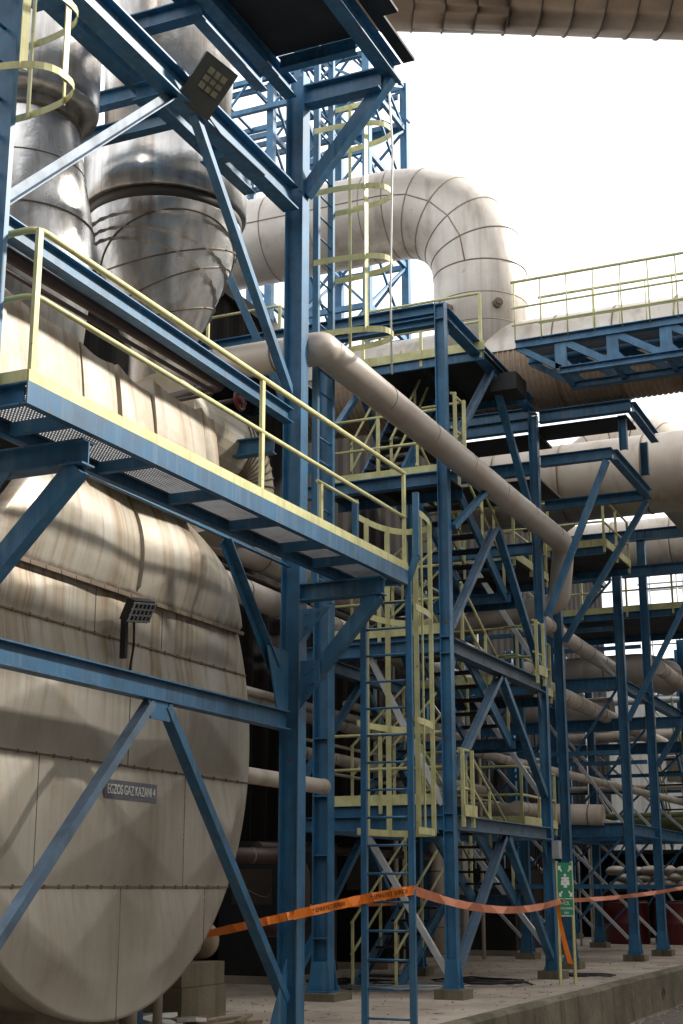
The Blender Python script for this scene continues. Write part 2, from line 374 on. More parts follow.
for ri, cs in colx.items():
    if ri == 4: continue
    for y in cs:
        z0, z1 = rows[ri], rows[ri+1]; w = RB**2-(y-YB)**2
        if w <= 0: continue
        z0 = max(z0, ZB-math.sqrt(w)); z1 = min(z1, ZB+math.sqrt(w)); g = MB()
        g.box((XB-.03,y-.005,z0),(XB+.004,y+.005,z1))
        obj('seam_strip', g, SEAM, ep)
g = MB(); k = 14
for i in range(k):      # curved lap of the upper hood
    z0 = 4.2 + (1.35*i/k); z1 = 4.2 + 1.35*(i+1)/k; y = 11.6
    g.add([(face_x(y,z0)+.0,y-.02,z0),(face_x(y,z0)+.035,y,z0),(face_x(y,z1)+.035,y,z1),(face_x(y,z1),y-.02,z1),(face_x(y,z0)-.02,y+.03,z0),(face_x(y,z1)-.02,y+.03,z1)], [(0,1,2,3),(1,4,5,2)])
obj('lap_joint', g, TANK, ep)
obj('barrel', MB().lathe((XB-.9,YB,ZB), [(-6.5,RB-.05),(.45,RB-.05),(.46,RB-.4)], 96, 'x'), TANK, boil)
for x in (-8.6, -12.4):
    obj('saddle', MB().box((x-.2,YB-1.7,0),(x+.2,YB+1.7,1.05)), CONC, boil)
pn = [(7.6,8.5),(8.52,9.14),(9.16,10.28),(10.3,10.86),(10.94,11.53),(11.55,12.55),(12.57,12.85)]
for i, (y0, y1) in enumerate(pn):
    g = MB(); n1 = 10; vs = []; fs = []; rr = random.Random(i)
    zt0, zt1 = 6.38 + rr.uniform(-.05,.07), 6.33 + rr.uniform(-.08,.08); dx = rr.uniform(-.02,.02)
    for a in range(n1+1):
        for c in range(n1+1):
            u, v = a/n1, c/n1; zt = zt0+(zt1-zt0)*u - .04*math.sin(u*3.1); z = 5.3 + (zt-5.3)*v
            vs.append((-7.12+dx+.05*math.sin(u*math.pi)*math.sin(v*math.pi)-.1*v*v, y0+(y1-y0)*u, z))
    for a in range(n1):
        for c in range(n1): fs.append((a*(n1+1)+c,(a+1)*(n1+1)+c,(a+1)*(n1+1)+c+1,a*(n1+1)+c+1))
    b = len(vs); top = [a*(n1+1)+n1 for a in range(n1+1)]; vs += [(-7.9, vs[t][1], vs[t][2]-.02) for t in top]
    fs += [(top[a],top[a+1],b+a+1,b+a) for a in range(n1)]
    l0 = [c for c in range(n1+1)]; r0 = [n1*(n1+1)+c for c in range(n1+1)]
    for L0 in (l0, r0):
        b2 = len(vs); vs += [(-7.9, vs[t][1], vs[t][2]) for t in L0]; fs += [(L0[c],L0[c+1],b2+c+1,b2+c) for c in range(n1)]
    obj('insulation_panel', g.add(vs, fs, False), PANEL, boil)
obj('panel_core', MB().box((-8.0,7.6,5.4),(-7.3,12.84,6.1)), DARK, boil)
# boiler name plate
np_ = thing('name_plate', 'grey plate lettered EGZOS GAZ KAZANI 4 on the boiler end', 'sign', (-7.33, 11.6, 2.24))
obj('plate', MB().box((-7.36,11.17,2.25),(-7.325,12.08,2.425)), PLATE, np_)
ROTX = Matrix(((0,0,1),(1,0,0),(0,1,0)))       # text reading along +Y, facing +X
text_obj('lettering', 'EGZOS GAZ KAZANI 4', .125, (-7.322,11.63,2.337), ROTX, WHITE, np_, sx=.655)
# lamp box on the boiler end
lb = thing('floodlight', 'black grid-fronted floodlight fixed to the boiler end on a short post', 'floodlight', (-7.2, 11.32, 3.5))
mr = Matrix.Rotation(R(8), 3, 'X') @ Matrix.Rotation(R(28), 3, 'Y')
obj('housing', MB().obox((-7.14,11.32,4.0), mr, (.09,.36,.22)), CABLE, lb)
g = MB()
for i in range(6): g.obox(Vector((-7.14,11.32,4.0)) + mr @ Vector((.056,-.18+.072*i,0)), mr, (.012,.016,.2))
for i in range(4): g.obox(Vector((-7.14,11.32,4.0)) + mr @ Vector((.056,0,-.09+.06*i)), mr, (.012,.4,.014))
obj('lens_grid', g, GALV, lb)
obj('cable', MB().tube(bend([(-7.2,11.36,3.95),(-7.28,11.5,3.7),(-7.33,11.48,3.3)], .08, 5), .011, 6), CABLE, lb)
obj('mount_post', MB().box((-7.31,11.30,3.55),(-7.25,11.345,3.97)), CABLE, lb)

# ================================================================== STACK DUCTS above the boiler
def stack(label, cx, cy, prof, bands, extra=None):
    t = thing('exhaust_duct', label, 'duct', (cx, cy, prof[0][0]), 'steel ducts rising from the boiler')
    obj('duct_shell', MB().lathe((cx,cy,0), prof, 64), STEEL, t)
    for z, r, h, m in bands:
        obj('ring_band', MB().lathe((cx,cy,0), [(z-h/2,r-.05),(z-h/2,r),(z+h/2,r),(z+h/2,r-.05)], 64), m, t)
    return t
CONE = [(6.2,.38),(7.98,.38),(8.02,.42),(8.31,.54),(8.71,.715),(9.25,.91),(9.62,1.0),(9.63,1.0)]
def cone_r(z):
    for (z0, r0), (z1, r1) in zip(CONE, CONE[1:]):
        if z <= z1: return r0 + (r1-r0)*max(0, (z-z0)/(z1-z0))
    return 1.0
d2 = stack('wide stainless duct with a cone below its deep collar', -8.9, 14.4,
      CONE,
      [(9.71,1.0,.17,BAND)])
obj('collar', MB().lathe((-8.9,14.4,0), [(9.78,1.03),(9.80,1.06),(10.62,1.06),(10.64,1.0),(10.8,.88)], 64), STEEL, d2)
obj('upper_shell', MB().lathe((-8.9,14.4,0), [(10.8,.80),(12.4,.88),(14.5,1.08),(18,1.1)], 64), STEEL, d2)
g = MB()                         # crumpled foil turned around the cone
for q in range(3):
    vs = []; fs = []; kk = 60
    for i in range(kk+1):
        a = -2.6 + 3.4*i/kk + q*.2; z = 9.48 - q*.12 - (.12+.42*q)*(i/kk)**1.5
        r = cone_r(z)
        vs += [(-8.9+(r+.03+.012*math.sin(i*1.7+q))*math.cos(a), 14.4+(r+.03+.012*math.sin(i*1.7+q))*math.sin(a), z), (-8.9+(r-.03)*math.cos(a), 14.4+(r-.03)*math.sin(a), z-.04)]
    for i in range(kk): fs.append((2*i,2*i+2,2*i+3,2*i+1))
    g.add(vs, fs, True)
obj('wrap_fold', g, STEEL, d2)
for z0, am, ph in ((9.15,.28,.2),(8.82,.34,.5),(8.45,.22,.1),(9.0,.5,2.2)):
    ring = []
    for i in range(61):
        a = 2*math.pi*i/60; z = z0 + am*math.sin(a+ph); r = cone_r(min(z, 9.6))+.004; ring.append((-8.9+r*math.cos(a), 14.4+r*math.sin(a), min(z, 9.6)))
    obj('seam_band', MB().tube(ring, .011, 6), SEAM, d2)
d1 = stack('narrower stainless duct at the left border with a skirted drum above a waist', -8.9, 11.45,
      [(6.2,.66),(7.7,.80),(8.3,.80),(8.98,.68),(9.45,.60),(9.72,.56),(9.73,.56)],
      [(8.95,.69,.014,SEAM),(8.3,.81,.016,SEAM),(9.55,.6,.03,SEAM)])
obj('collar', MB().lathe((-8.9,11.45,0), [(9.70,.6),(9.72,.77),(9.78,.79),(11.15,.79),(11.2,.7)], 64), STEEL, d1)
obj('upper_shell', MB().lathe((-8.9,11.45,0), [(11.2,.62),(12.4,.7),(16,.85)], 64), STEEL, d1)
# white insulated elbow right of the panels
t = thing('insulated_elbow', 'white clad elbow with fanned seams beside the boiler panels', 'pipe', (-8.0, 14.3, 4.6))
pth = bend([(-8.0,12.9,6.55),(-8.0,14.75,6.55),(-8.0,14.75,5.55)], .95, 9)
obj('pipe_body', MB().tube(pth, .5, 28, smooth=False), PANEL, t)
for i in range(1, len(pth)-1):
    d = (pth[i+1]-pth[i-1]).normalized(); obj('seam_band', MB().tube([pth[i]-d*.01, pth[i]+d*.01], .513, 28), SEAM, t)
w = thing('valve_wheel', 'small red valve handwheel behind the walkway rail', 'valve', (-7.55,13.95,6.9))
obj('wheel_rim', MB().tube([(-7.5,13.95+.12*math.cos(a),7.0+.12*math.sin(a)) for a in [2*math.pi*i/20 for i in range(21)]], .022, 8), RED, w)
obj('wheel_hub', MB().tube([(-7.56,13.95,7.0),(-7.46,13.95,7.0)], .05, 10), RED, w)
obj('wheel_spoke', MB().bar((-7.5,13.83,7.0),(-7.5,14.07,7.0),.02,.02).bar((-7.5,13.95,6.88),(-7.5,13.95,7.12),.02,.02,(1,0,0)), RED, w)
obj('valve_stem', MB().tube([(-7.9,13.95,7.0),(-7.5,13.95,7.0)], .03, 8), BROWN, w)

pipe('steam_pipe', 'dark brown pipe running above the boiler panels', [(-6.98,4,6.45),(-6.98,12.6,6.66),(-8.4,12.9,6.66)], .062, BROWN, .15)
pipe('steam_pipe', 'thinner dark brown pipe just under the larger brown one', [(-6.96,4,6.28),(-6.96,12.4,6.5),(-8.2,12.5,6.5)], .022, BROWN, .1)

# ================================================================== MAIN FRAME round the boiler
fr = thing('support_structure', 'tall blue steel frame in front of the boiler with its wide column in the foreground', 'steel frame', (XC, 13.98, 0))
CX = -6.79
for y in (8.3, 13.98):
    c = column(fr, CX, y, .0, 11.1, .23, .19, foot=False)
# beams along the face
beam(fr, (XC,2,3.21),(XC,13.83,3.2), .20, .14)
beam(fr, (XC,2,6.66),(XC,13.83,6.66), .17, .12)
beam(fr, (XC,2,9.40),(XC,13.83,9.38), .30, .20)
beam(fr, (-7.55,2,9.9),(-7.55,14.2,9.9), .24, .16)
for y in (9.6, 11.45, 12.9): beam(fr, (-6.9,y,9.62),(-7.48,y,9.62), .2, .14)
beam(fr, (XC,2,10.82),(XC,13.8,10.82), .22, .16)
beam(fr, (-7.15,2,10.95),(-7.15,13.7,10.95), .2, .14)
beam(fr, (-6.9,11.8,10.74),(-10.2,11.8,10.74), .22, .16)
for z in (10.12, 10.58): beam(fr, (-7.64,12.75,z),(-10.2,12.75,z), .2, .14)
beam(fr, (XF+.02,2,11.0),(XF+.02,14.25,11.0), .26, .18)
beam(fr, (-6.67,14.0,10.8),(-5.7,14.0,10.8), .26, .18)
for y in (8.3, 11.2): beam(fr, (-6.7,y,10.8),(-5.72,y,10.8), .2, .16)
brace(fr, (-6.7,14.0,9.5),(-5.64,14.1,10.86), .16)
for y in (8.3, 13.97):
    dz = .0 if y < 10 else .1
    beam(fr, (-6.68,y,4.52+dz),(-5.70,y,4.52+dz), .19, .16)
    brace(fr, (-6.69,y,3.5),(-5.78,y,4.42+dz), .15)
brace(fr, (XC,11.05,3.08),(XC,8.42,.5), .10, BLUEG)
brace(fr, (XC,11.3,3.08),(XC,13.86,.35), .11)
obj('gusset_plate', MB().plate([(XC+.03,10.95,3.1),(XC+.03,11.4,3.1),(XC+.03,11.33,2.93),(XC+.03,11.0,2.93)], .014, (1,0,0)), BLUE, fr)
obj('gusset_plate', MB().plate([(XC+.03,13.45,.1),(XC+.03,13.83,.1),(XC+.03,13.83,.75)], .014, (1,0,0)), BLUE, fr)
brace(fr, (XC,11.5,9.28),(XC,13.84,6.95), .10)
brace(fr, (XC,11.12,9.3),(XC,8.45,6.8), .09, BLUEG, 'angle')
brace(fr, (-9.45,16.5,10.75),(-8.15,16.5,7.85), .11, BLUE, 'angle', (0,1,0))
beam(fr, (-7.06,13.98,6.4),(-8.6,13.98,6.4), .2, .14)
obj('brace', MB().angle((XC,2,4.93),(XC,13.88,4.93), .05), BLUE, fr)
brace(fr, (XC,12.4,4.88),(XC,13.55,3.72), .1, BLUE, 'angle')
obj('gusset_plate', MB().plate([(XC+.02,13.3,3.95),(XC+.02,13.82,3.95),(XC+.02,13.82,3.3),(XC+.02,13.55,3.3)], .014, (1,0,0)), BLUE, fr)
obj('deck_plate', MB().box((-7.0,2,10.94),(XF-.1,13.25,10.97)), DARK, fr)
obj('edge_beam', MB().ibeam((-6.7,13.3,10.85),(XF-.08,13.3,10.85), .16, .12), BLUE, fr)
obj('deck_plate', MB().box((XF+.12,2,11.15),(XF+.45,13.3,11.19)), DARK, fr)
obj('deck_plate', MB().box((XF+.12,13.3,11.15),(XF+.27,14.3,11.19)), DARK, fr)
obj('edge_trim', MB().box((XF+.10,2,11.2),(XF+.5,12.7,11.34)), DARK, fr)
def bolted(pts, nrm, bolts, t=.014):
    g = MB().plate(pts, t, nrm); n_ = Vector(nrm).normalized()
    for b_ in bolts: g.tube([Vector(b_)+n_*t, Vector(b_)+n_*(t+.016)], .017, 6, False)
    return obj('gusset_plate', g, BLUE, fr)
for y in (8.3, 13.97):
    yy = y-.085
    bolted([(-6.68,yy,4.42),(-6.3,yy,4.42),(-6.68,yy,4.05)], (0,-1,0), [(-6.6,yy,4.36),(-6.45,yy,4.36),(-6.6,yy,4.22)])
    bolted([(-6.66,yy,3.32),(-6.42,yy,3.62),(-6.42,yy,3.85),(-6.66,yy,3.85)], (0,-1,0), [(-6.6,yy,3.5),(-6.6,yy,3.7),(-6.5,yy,3.6),(-6.5,yy,3.76)])
# H column behind the big column
column(fr, -8.45, 18.4, .1, 9.2, .24, .22); plinth(fr, -8.45, 18.4, .6, .1)
stiffeners(fr, -8.45, 18.4, [.8,1.9,2.7,3.5,4.5], .24, .22)

# floodlight on the frame
fl = thing('floodlight', 'square floodlight with a gridded lens high on the blue frame', 'floodlight', (-6.62,11.35,9.2))
fn = Vector((.62,-.62,-.48)).normalized(); fu = (RGT*math.sin(R(27)) + Vector((0,0,1))*math.cos(R(27))); fu = (fu - fn*fu.dot(fn)).normalized()
mr = Matrix((fn, fu.cross(fn), fu)).transposed()
pc = Vector((-6.55,11.33,9.43))
obj('housing', MB().obox(pc, mr, (.09,.4,.56)), LAMPB, fl)
obj('lens', MB().obox(pc + mr @ Vector((.05,0.02,.06)), mr, (.012,.22,.24)), LENS, fl)
g = MB()
for k in (-1, 1):
    g.obox(pc + mr @ Vector((.06,.02+.036*k,.06)), mr, (.012,.014,.24)); g.obox(pc + mr @ Vector((.0605,.02,.06+.04*k)), mr, (.013,.22,.014))
obj('lens_bars', g, LAMPB, fl)
obj('cable', MB().tube(bend([pc - fn*.05, pc - fn*.25 + Vector((0,.1,-.25)), Vector((-6.7,11.9,9.22)), Vector((-6.68,12.9,9.22))], .12, 5), .012, 6), CABLE, fl)
obj('bracket', MB().bar((-6.72,11.3,9.28), pc, .05, .03).bar((-6.72,11.5,9.28), pc, .05, .03), GALV, fl)

# ================================================================== WALKWAY in front of the boiler
wk = thing('walkway', 'blue and yellow grated walkway jutting out above the boiler end', 'walkway', (-5.95, 11, 4.6))
Y0, Y1 = 7.47, 14.56
zf = lambda y: 4.64 + .10*(y-Y0)/(Y1-Y0)
obj('edge_beam', MB().chan((XF-.03,Y0,zf(Y0)+.075),(XF-.03,Y1,zf(Y1)+.085), .16, .06, flip=-1), BLUE, wk)
obj('edge_beam', MB().chan((XF-.065,Y0+.03,zf(Y0)+.075),(-6.95,Y0+.03,zf(Y0)+.075), .16, .06, flip=-1), BLUE, wk)
obj('edge_beam', MB().chan((-6.28,Y0+.07,zf(Y0)+.075),(-6.28,Y1,zf(Y1)+.075), .14, .06), BLUE, wk)
obj('edge_beam', MB().chan((XF-.065,Y1-.03,zf(Y1)+.085),(-6.24,Y1-.03,zf(Y1)+.085), .16, .06), BLUE, wk)
for y in (8.1, 9.25, 10.35, 11.45, 12.5, 13.3):
    obj('cross_beam', MB().chan((XF-.065,y,zf(y)+.06),(-6.24,y,zf(y)+.06), .09, .06), BLUE, wk)
g = MB(); y = Y0+.08
while y < Y1-.08:
    g.bar((XF-.065,y,zf(y)+.135),(-6.25,y,zf(y)+.135), .012, .012); y += .034
for i in range(19):
    x = XF-.07-.031*i; g.bar((x,Y0+.07,zf(Y0)+.132),(x,Y1-.07,zf(Y1)+.132), .022, .006)
obj('grating', g, GRAT, wk)
g = MB(); x = -6.29
while x > -6.93:
    g.bar((x,Y0+.07,zf(Y0)+.132),(x,8.2,zf(8.2)+.132), .02, .006); x -= .031
y = Y0+.08
while y < 8.2: g.bar((-6.3,y,zf(y)+.135),(-6.93,y,zf(y)+.135), .012, .012); y += .034
obj('grating', g, GRAT, wk)
toe(wk, (XF-.006,Y0+.006,zf(Y0)+.157),(XF-.006,Y1,zf(Y1)+.167), .085)
toe(wk, (XF-.014,Y0+.006,zf(Y0)+.157),(-6.95,Y0+.006,zf(Y0)+.157), .085)
zr = lambda y: 5.955 + .09*(y-7.52)/7.1
rail_path(wk, [(-6.95,7.52,zr(7.5)),(XF-.03,7.52,zr(7.5)),(XF-.03,Y1,zr(Y1))], .026)
rail_path(wk, [(-6.95,7.52,5.45),(XF-.03,7.52,5.45),(XF-.03,Y1,5.52)], .022)
for y in (7.54, 11.0, 14.53):
    obj('handrail_post', MB().bar((XF-.03,y,zf(y)+.12),(XF-.03,y,zr(y)), .03, .056, (1,0,0)), YEL, wk)
rail_path(wk, [(-6.24,13.4,5.72),(-6.24,14.5,5.74)], .02)
obj('handrail_post', MB().bar((-6.24,13.5,4.8),(-6.24,13.5,5.72), .03, .05), YEL, wk)

# ================================================================== CAGED LADDERS
def ladder(label, p_a, p_b, z0, z1, out, hoops, rung0, depth=.72, flare=None, m=None, cage0=None, step=.296, bars=(.06,.25,.5,.75,.94), hh=.055, cable=None, rail=.075, thick=.05, bw=.055):
    """p_a, p_b: plan positions of the two stiles; out: plan direction of the cage"""
    a, b_, out = Vector((*p_a,0)), Vector((*p_b,0)), Vector((*out,0)).normalized(); mid = (a+b_)/2; half = (b_-a).length/2; sd = (b_-a).normalized()
    t = thing('caged_ladder', label, 'ladder', (mid.x, mid.y, z0))
    for q, s in ((a,-1),(b_,1)):
        top = Vector((0,0,z1))
        if flare:
            o2 = sd*s*.1
            g = MB(); kk = [q+Vector((0,0,z0)), q+Vector((0,0,flare[0])), q+o2+Vector((0,0,flare[0]+.28)), q+o2+Vector((0,0,flare[1]))]
            for u0, u1 in zip(kk, kk[1:]): g.bar(u0, u1, thick, rail, out)
        else: g = MB().bar(q+Vector((0,0,z0)), q+Vector((0,0,z1)), thick if abs(out.y) > .5 else rail, rail if abs(out.y) > .5 else thick, out)
        obj('side_rail', g, m or BLUE, t)
    z = rung0
    while z < z1 - .02:
        obj('rung', MB().tube([a+Vector((0,0,z)), b_+Vector((0,0,z))], .013, 8), m or BLUE, t); z += step
    def pt(u, z):
        an = math.pi*u; k = half + .08; cc = math.cos(an)
        return mid - sd*math.copysign(abs(cc)**.75, cc)*k + out*(max(0, math.sin(an))**.8)*depth + Vector((0,0,z))
    for hz in hoops:
        pl = [pt(i/20, hz) for i in range(21)]
        g = MB()
        vs = []; fs = []
        for p in pl:
            nrm = Vector((p.x-mid.x, p.y-mid.y, 0)).normalized()
            vs += [p+Vector((0,0,-hh/2)), p+Vector((0,0,hh/2)), p+nrm*.008+Vector((0,0,hh/2)), p+nrm*.008+Vector((0,0,-hh/2))]
        for i in range(len(pl)-1):
            for k in range(4): fs.append((4*i+k, 4*i+(k+1)%4, 4*i+4+(k+1)%4, 4*i+4+k))
        fs += [(0,1,2,3), tuple(4*(len(pl)-1)+k for k in (3,2,1,0))]
        obj('cage_hoop', g.add(vs, fs), YEL, t)
    for u in bars:
        p0, p1 = pt(u, hoops[0]-.03), pt(u, hoops[-1]+.03); nrm = Vector((p0.x-mid.x, p0.y-mid.y, 0)).normalized()
        obj('cage_bar', MB().bar(p0-nrm*.01, p1-nrm*.01, .01, bw, nrm), YEL, t)
    return t, pt
ladder('blue ladder in a yellow cage standing on the slab at the end of the walkway', (-6.22,14.62), (XF-.02,14.62), 0, 4.75, (0,1), [2.06,3.24,4.5,5.62], .13, flare=(4.8,5.82), rail=.068, depth=.95, bw=.062, hh=.072)
t, pt = ladder('caged ladder climbing from the walkway up beside the big blue column', (-6.85,14.66), (-6.85,15.1), 4.72, 12.2, (1,0), [7.93,8.88,9.82,10.68,11.3], 4.95, depth=.9, step=.29, bars=(.94,.25), rail=.075, thick=.06, bw=.07, hh=.075)
tag(obj('hanging_cable', MB().tube([pt(.5,11.2), pt(.51,10.4)+Vector((.02,.02,0)), pt(.49,8.5), pt(.5,7.4)], .014, 8), WHITE), 'thin pale cable hanging down beside the high ladder cage', 'cable')
t, pt = ladder('caged ladder at the upper left corner with its hoops seen from below', (-5.99,6.95), (-5.99,7.42), 4.72, 11.5, (1,0), [6.86,7.44,8.6], 4.95, depth=.72, step=.29, rail=.22, bw=.06)

XT = -6.9
# ================================================================== STAIR TOWER
st = thing('stair_tower', 'blue braced steel tower enclosing the stairs right of the ladder', 'steel tower', (XT, 21.4, 0))
for x, y, zt in ((XT,19.3,10.22),(XT,24.25,9.9),(-9.3,19.3,9.9),(-9.3,24.25,9.9)):
    column(st, x, y, .12, zt, .16, .15); plinth(st, x, y, .42, .13)
for z, h in ((2.36,.2),(4.87,.22),(10.06,.22)):
    beam(st, (XT,19.42,z),(XT,24.13,z), h, .2, BLUEG if z < 9 else BLUE)  # lower beams coloured paler to stand for sky light on their webs
    for y, zz in ((19.3,z),(24.25,z)):
        stiffeners(st, XT, y, [zz-.12,zz+.12], .16, .15)
    for s, y in ((1,19.42),(-1,24.13)):
        obj('knee_plate', MB().plate([(XT,y,z-h/2),(XT,y+s*.28,z-h/2),(XT,y,z-h/2-.42)], .014, (1,0,0)), BLUE, st)
for z in (2.36, 4.87, 7.4, 9.95):
    beam(st, (-6.99,19.3,z),(-9.15,19.3,z), .2, .16); beam(st, (-6.99,24.25,z),(-9.15,24.25,z), .2, .16)
    if z != 7.4: beam(st, (-9.3,19.45,z),(-9.3,24.1,z), .2, .16)
for z in (8.9, 9.75): beam(st, (-6.99,24.256,z),(-9.15,24.256,z), .24, .16)
obj('deck_plate', MB().box((-9.3,24.4,8.7),(-6.84,25.8,8.74)), DARK, st); obj('deck_plate', MB().box((-9.3,24.4,9.57),(-6.84,25.3,9.61)), DARK, st)
beam(st, (-6.99,19.3,10.08),(-13.5,19.3,10.08), .24, .18)
for z0, z1 in ((.35,2.24),(3.0,4.74),(5.15,7.2),(7.75,9.92)):
    brace(st, (XT,21.75,z1),(XT,19.45,z0), .13, BLUEG, 'chan', (1,0,0)); brace(st, (XT,21.87,z1),(XT,24.13,z0), .12, BROWN if False else BLUE)
    brace(st, (-9.3,21.75,z1),(-9.3,19.45,z0), .11); brace(st, (-9.3,21.85,z1),(-9.3,24.13,z0), .11)
brace(st, (-6.99,19.3,.35),(-8.2,19.3,2.25), .08, GALV, 'angle', (0,1,0))
brace(st, (-7.0,19.3,2.6),(-8.1,19.3,4.75), .08, GALV, 'angle', (0,1,0))
brace(st, (-7.0,24.25,.5),(-8.4,24.25,2.25), .08, GALV, 'angle', (0,1,0))
brace(st, (-7.0,24.25,3.0),(-8.2,24.25,4.8), .08, GALV, 'angle', (0,1,0))
brace(st, (-7.0,24.25,5.3),(-8.2,24.25,7.3), .08, GALV, 'angle', (0,1,0))
obj('bearing_block', MB().box((-6.95,21.9,9.62),(-6.5,22.5,9.93)), DARK, st)
def landing(label, x0, x1, y0, y1, z, rails, toes, blue=True, name='landing'):
    t = thing(name, label, 'platform', ((x0+x1)/2, (y0+y1)/2, z-.2), 'platforms of the blue steelwork')
    obj('deck_plate', MB().box((x0,y0,z-.02),(x1,y1,z+.01)), DARK, t)
    g = MB()
    obj('edge_beam', MB().chan((x0,y0-.02,z-.08),(x1,y0-.02,z-.08), .17, .05, flip=1), BLUE, t)
    obj('edge_beam', MB().chan((x0,y1+.02,z-.08),(x1,y1+.02,z-.08), .17, .05, flip=-1), BLUE, t)
    obj('joist', MB().ibeam(((x0+x1)/2,y0+.02,z-.1),((x0+x1)/2,y1-.02,z-.1), .15, .1), DARK, t)
    for p in toes: toe(t, p[0], p[1], .15)
    for p in rails: railing(t, p, (1.02,.52), 1.1)
    return t
for z, lab in ((2.62,'lowest landing of the stair tower with a broad yellow toe board'),(5.08,'middle landing of the stair tower'),(7.52,'upper landing of the stair tower below the long grey pipe')):
    landing(lab, -9.1, -6.97, 19.5, 20.35, z, [[(-9.05,19.44,z),(-6.98,19.44,z)]], [((-9.1,19.44,z),(-6.95,19.44,z))])
landing('top platform of the stair tower under the great elbow duct', -8.9, -6.75, 20.95, 23.3, 10.0, [[(-8.9,20.95,10.0),(-6.8,20.95,10.0)]], [((-8.9,20.9,10.0),(-6.72,20.9,10.0))])
for z, lab in ((1.35,'half landing low in the stair tower'),(3.85,'half landing at mid height of the stair tower'),(6.3,'half landing high in the stair tower')):
    landing(lab, -9.1, -6.97, 22.75, 23.3, z, [], [])
for z, lab in ((2.55,'lowest rear landing between the stair tower and the rack'),(5.05,'middle rear landing between the stair tower and the rack'),(7.35,'highest rear landing between the stair tower and the rack')):
    landing(lab, -9.6, -7.5, 24.8, 26.9, z, [[(-9.6,24.75,z),(-7.5,24.75,z),(-7.5,26.9,z)]], [((-9.6,24.73,z),(-7.46,24.73,z)),((-7.46,24.75,z),(-7.46,26.9,z))])
def stair(label, x0, x1, ya, za, yb, zb, n):
    t = thing('staircase', label, 'stairs', ((x0+x1)/2, ya, min(za, zb)), 'stair flights in the tower')
    for x in (x0, x1): obj('stringer', MB().chan((x,ya,za-.06),(x,yb,zb-.06), .2, .05), BLUE, t)
    for i in range(1, n):
        f = i/n; y = ya+(yb-ya)*f; z = za+(zb-za)*f
        obj('tread', MB().box((x0+.03,y-.12,z-.02),(x1-.03,y+.12,z+.015)), DARK, t)
    for x in (x0, x1):
        for dz in (.95, .5): obj('handrail', MB().tube([(x,ya,za+dz),(x,yb,zb+dz)], .022, 8), YEL, t)
        for f in (.02, .5, .98):
            y = ya+(yb-ya)*f; z = za+(zb-za)*f; obj('handrail_post', MB().bar((x,y,z-.1),(x,y,z+.95), .04, .03), YEL, t)
    return t
for (z0, zm, z1), nm in zip(((0,1.35,2.62),(2.62,3.85,5.08),(5.08,6.3,7.52)), ('lowest','middle','upper')):
    stair('%s stair flight rising away from the road on the inner side of the tower' % nm, -8.9, -8.2, 20.4, z0, 22.7, zm, 7)
    stair('%s stair flight rising back on the outer side of the tower' % nm, -7.75, -7.05, 22.7, zm, 20.4, z1, 7)
stair('topmost stair flight reaching the platform under the elbow duct', -8.9, -8.2, 20.4, 7.52, 22.7, 10.0, 11)
# small rail frames sticking out of the tower front (seen as yellow boxes)
for z, lab in ((2.35,'small yellow guard rail at the lowest tower beam beside the column'),(4.9,'small yellow guard rail on the middle tower beam near the right column'),(7.75,'small yellow guard rail at the upper tower level beside the column')):
    y0 = 19.5 if z != 4.9 else 23.5
    t = thing('guard_rail', lab, 'railing', (XT+.05, y0, z), 'yellow guard rails on the tower front')
    for dz in (1.05,.5): obj('handrail', MB().tube(bend([(XT+.07,y0,z+dz),(XT+.07,y0+.5,z+dz),(XT-.6,y0+.5,z+dz)], .06, 4), .022, 8), YEL, t)
    for y in (y0, y0+.42): obj('handrail_post', MB().bar((XT+.13,y,z-.05),(XT+.13,y,z+1.05), .05, .04), YEL, t)
    obj('toe_board', MB().box((XT+.16,y0-.05,z+.1),(XT+.172,y0+.5,z+.26)), YEL, t)
jb = thing('junction_box', 'grey junction box on the column above the green sign', 'box', (-6.76,24.25,1.9))
obj('box_body', MB().box((-6.81,24.13,1.95),(-6.70,24.35,2.25)), GALV, jb); obj('box_lid', MB().box((-6.698,24.15,1.97),(-6.69,24.258,2.23)), GALV, jb)

# ================================================================== LONG GREY PIPE from the boiler to the tower
XP = -6.6
pp = [(-8.7,14.28,7.62),(XP,14.28,7.62),(XP,24.95,7.6),(-6.85,25.4,6.6),(-9.5,25.6,6.2)]
pipe('exhaust_pipe', 'long grey clad pipe running from behind the big column to a rusty elbow', pp, .20, CLADR, [.05,.3,.3], 24,
     seams=along((XP,15.9,7.62),(XP,24.3,7.61),1.6,.3)+along((-8.2,14.28,7.62),(-7,14.28,7.62),.8,.2), seam_r=1.014, bands=SEAMP)
# fix: bracket holding it
tag(obj('pipe_support', MB().bar((-6.8,19.4,6.65),(XP,20.35,7.4),.09,.08,(1,0,0)), BLUE), 'blue strut propping the long grey pipe from the tower column', 'strut')
pipe('short_pipe', 'short pale capped pipe poking out beside the boiler behind the big column', [(-7.75,12.5,2.72),(-7.75,16.9,2.72)], .095, CLAD, seams=[((-7.75,16.86,2.72),(0,1,0))], seam_r=1.1, bands=CLAD)

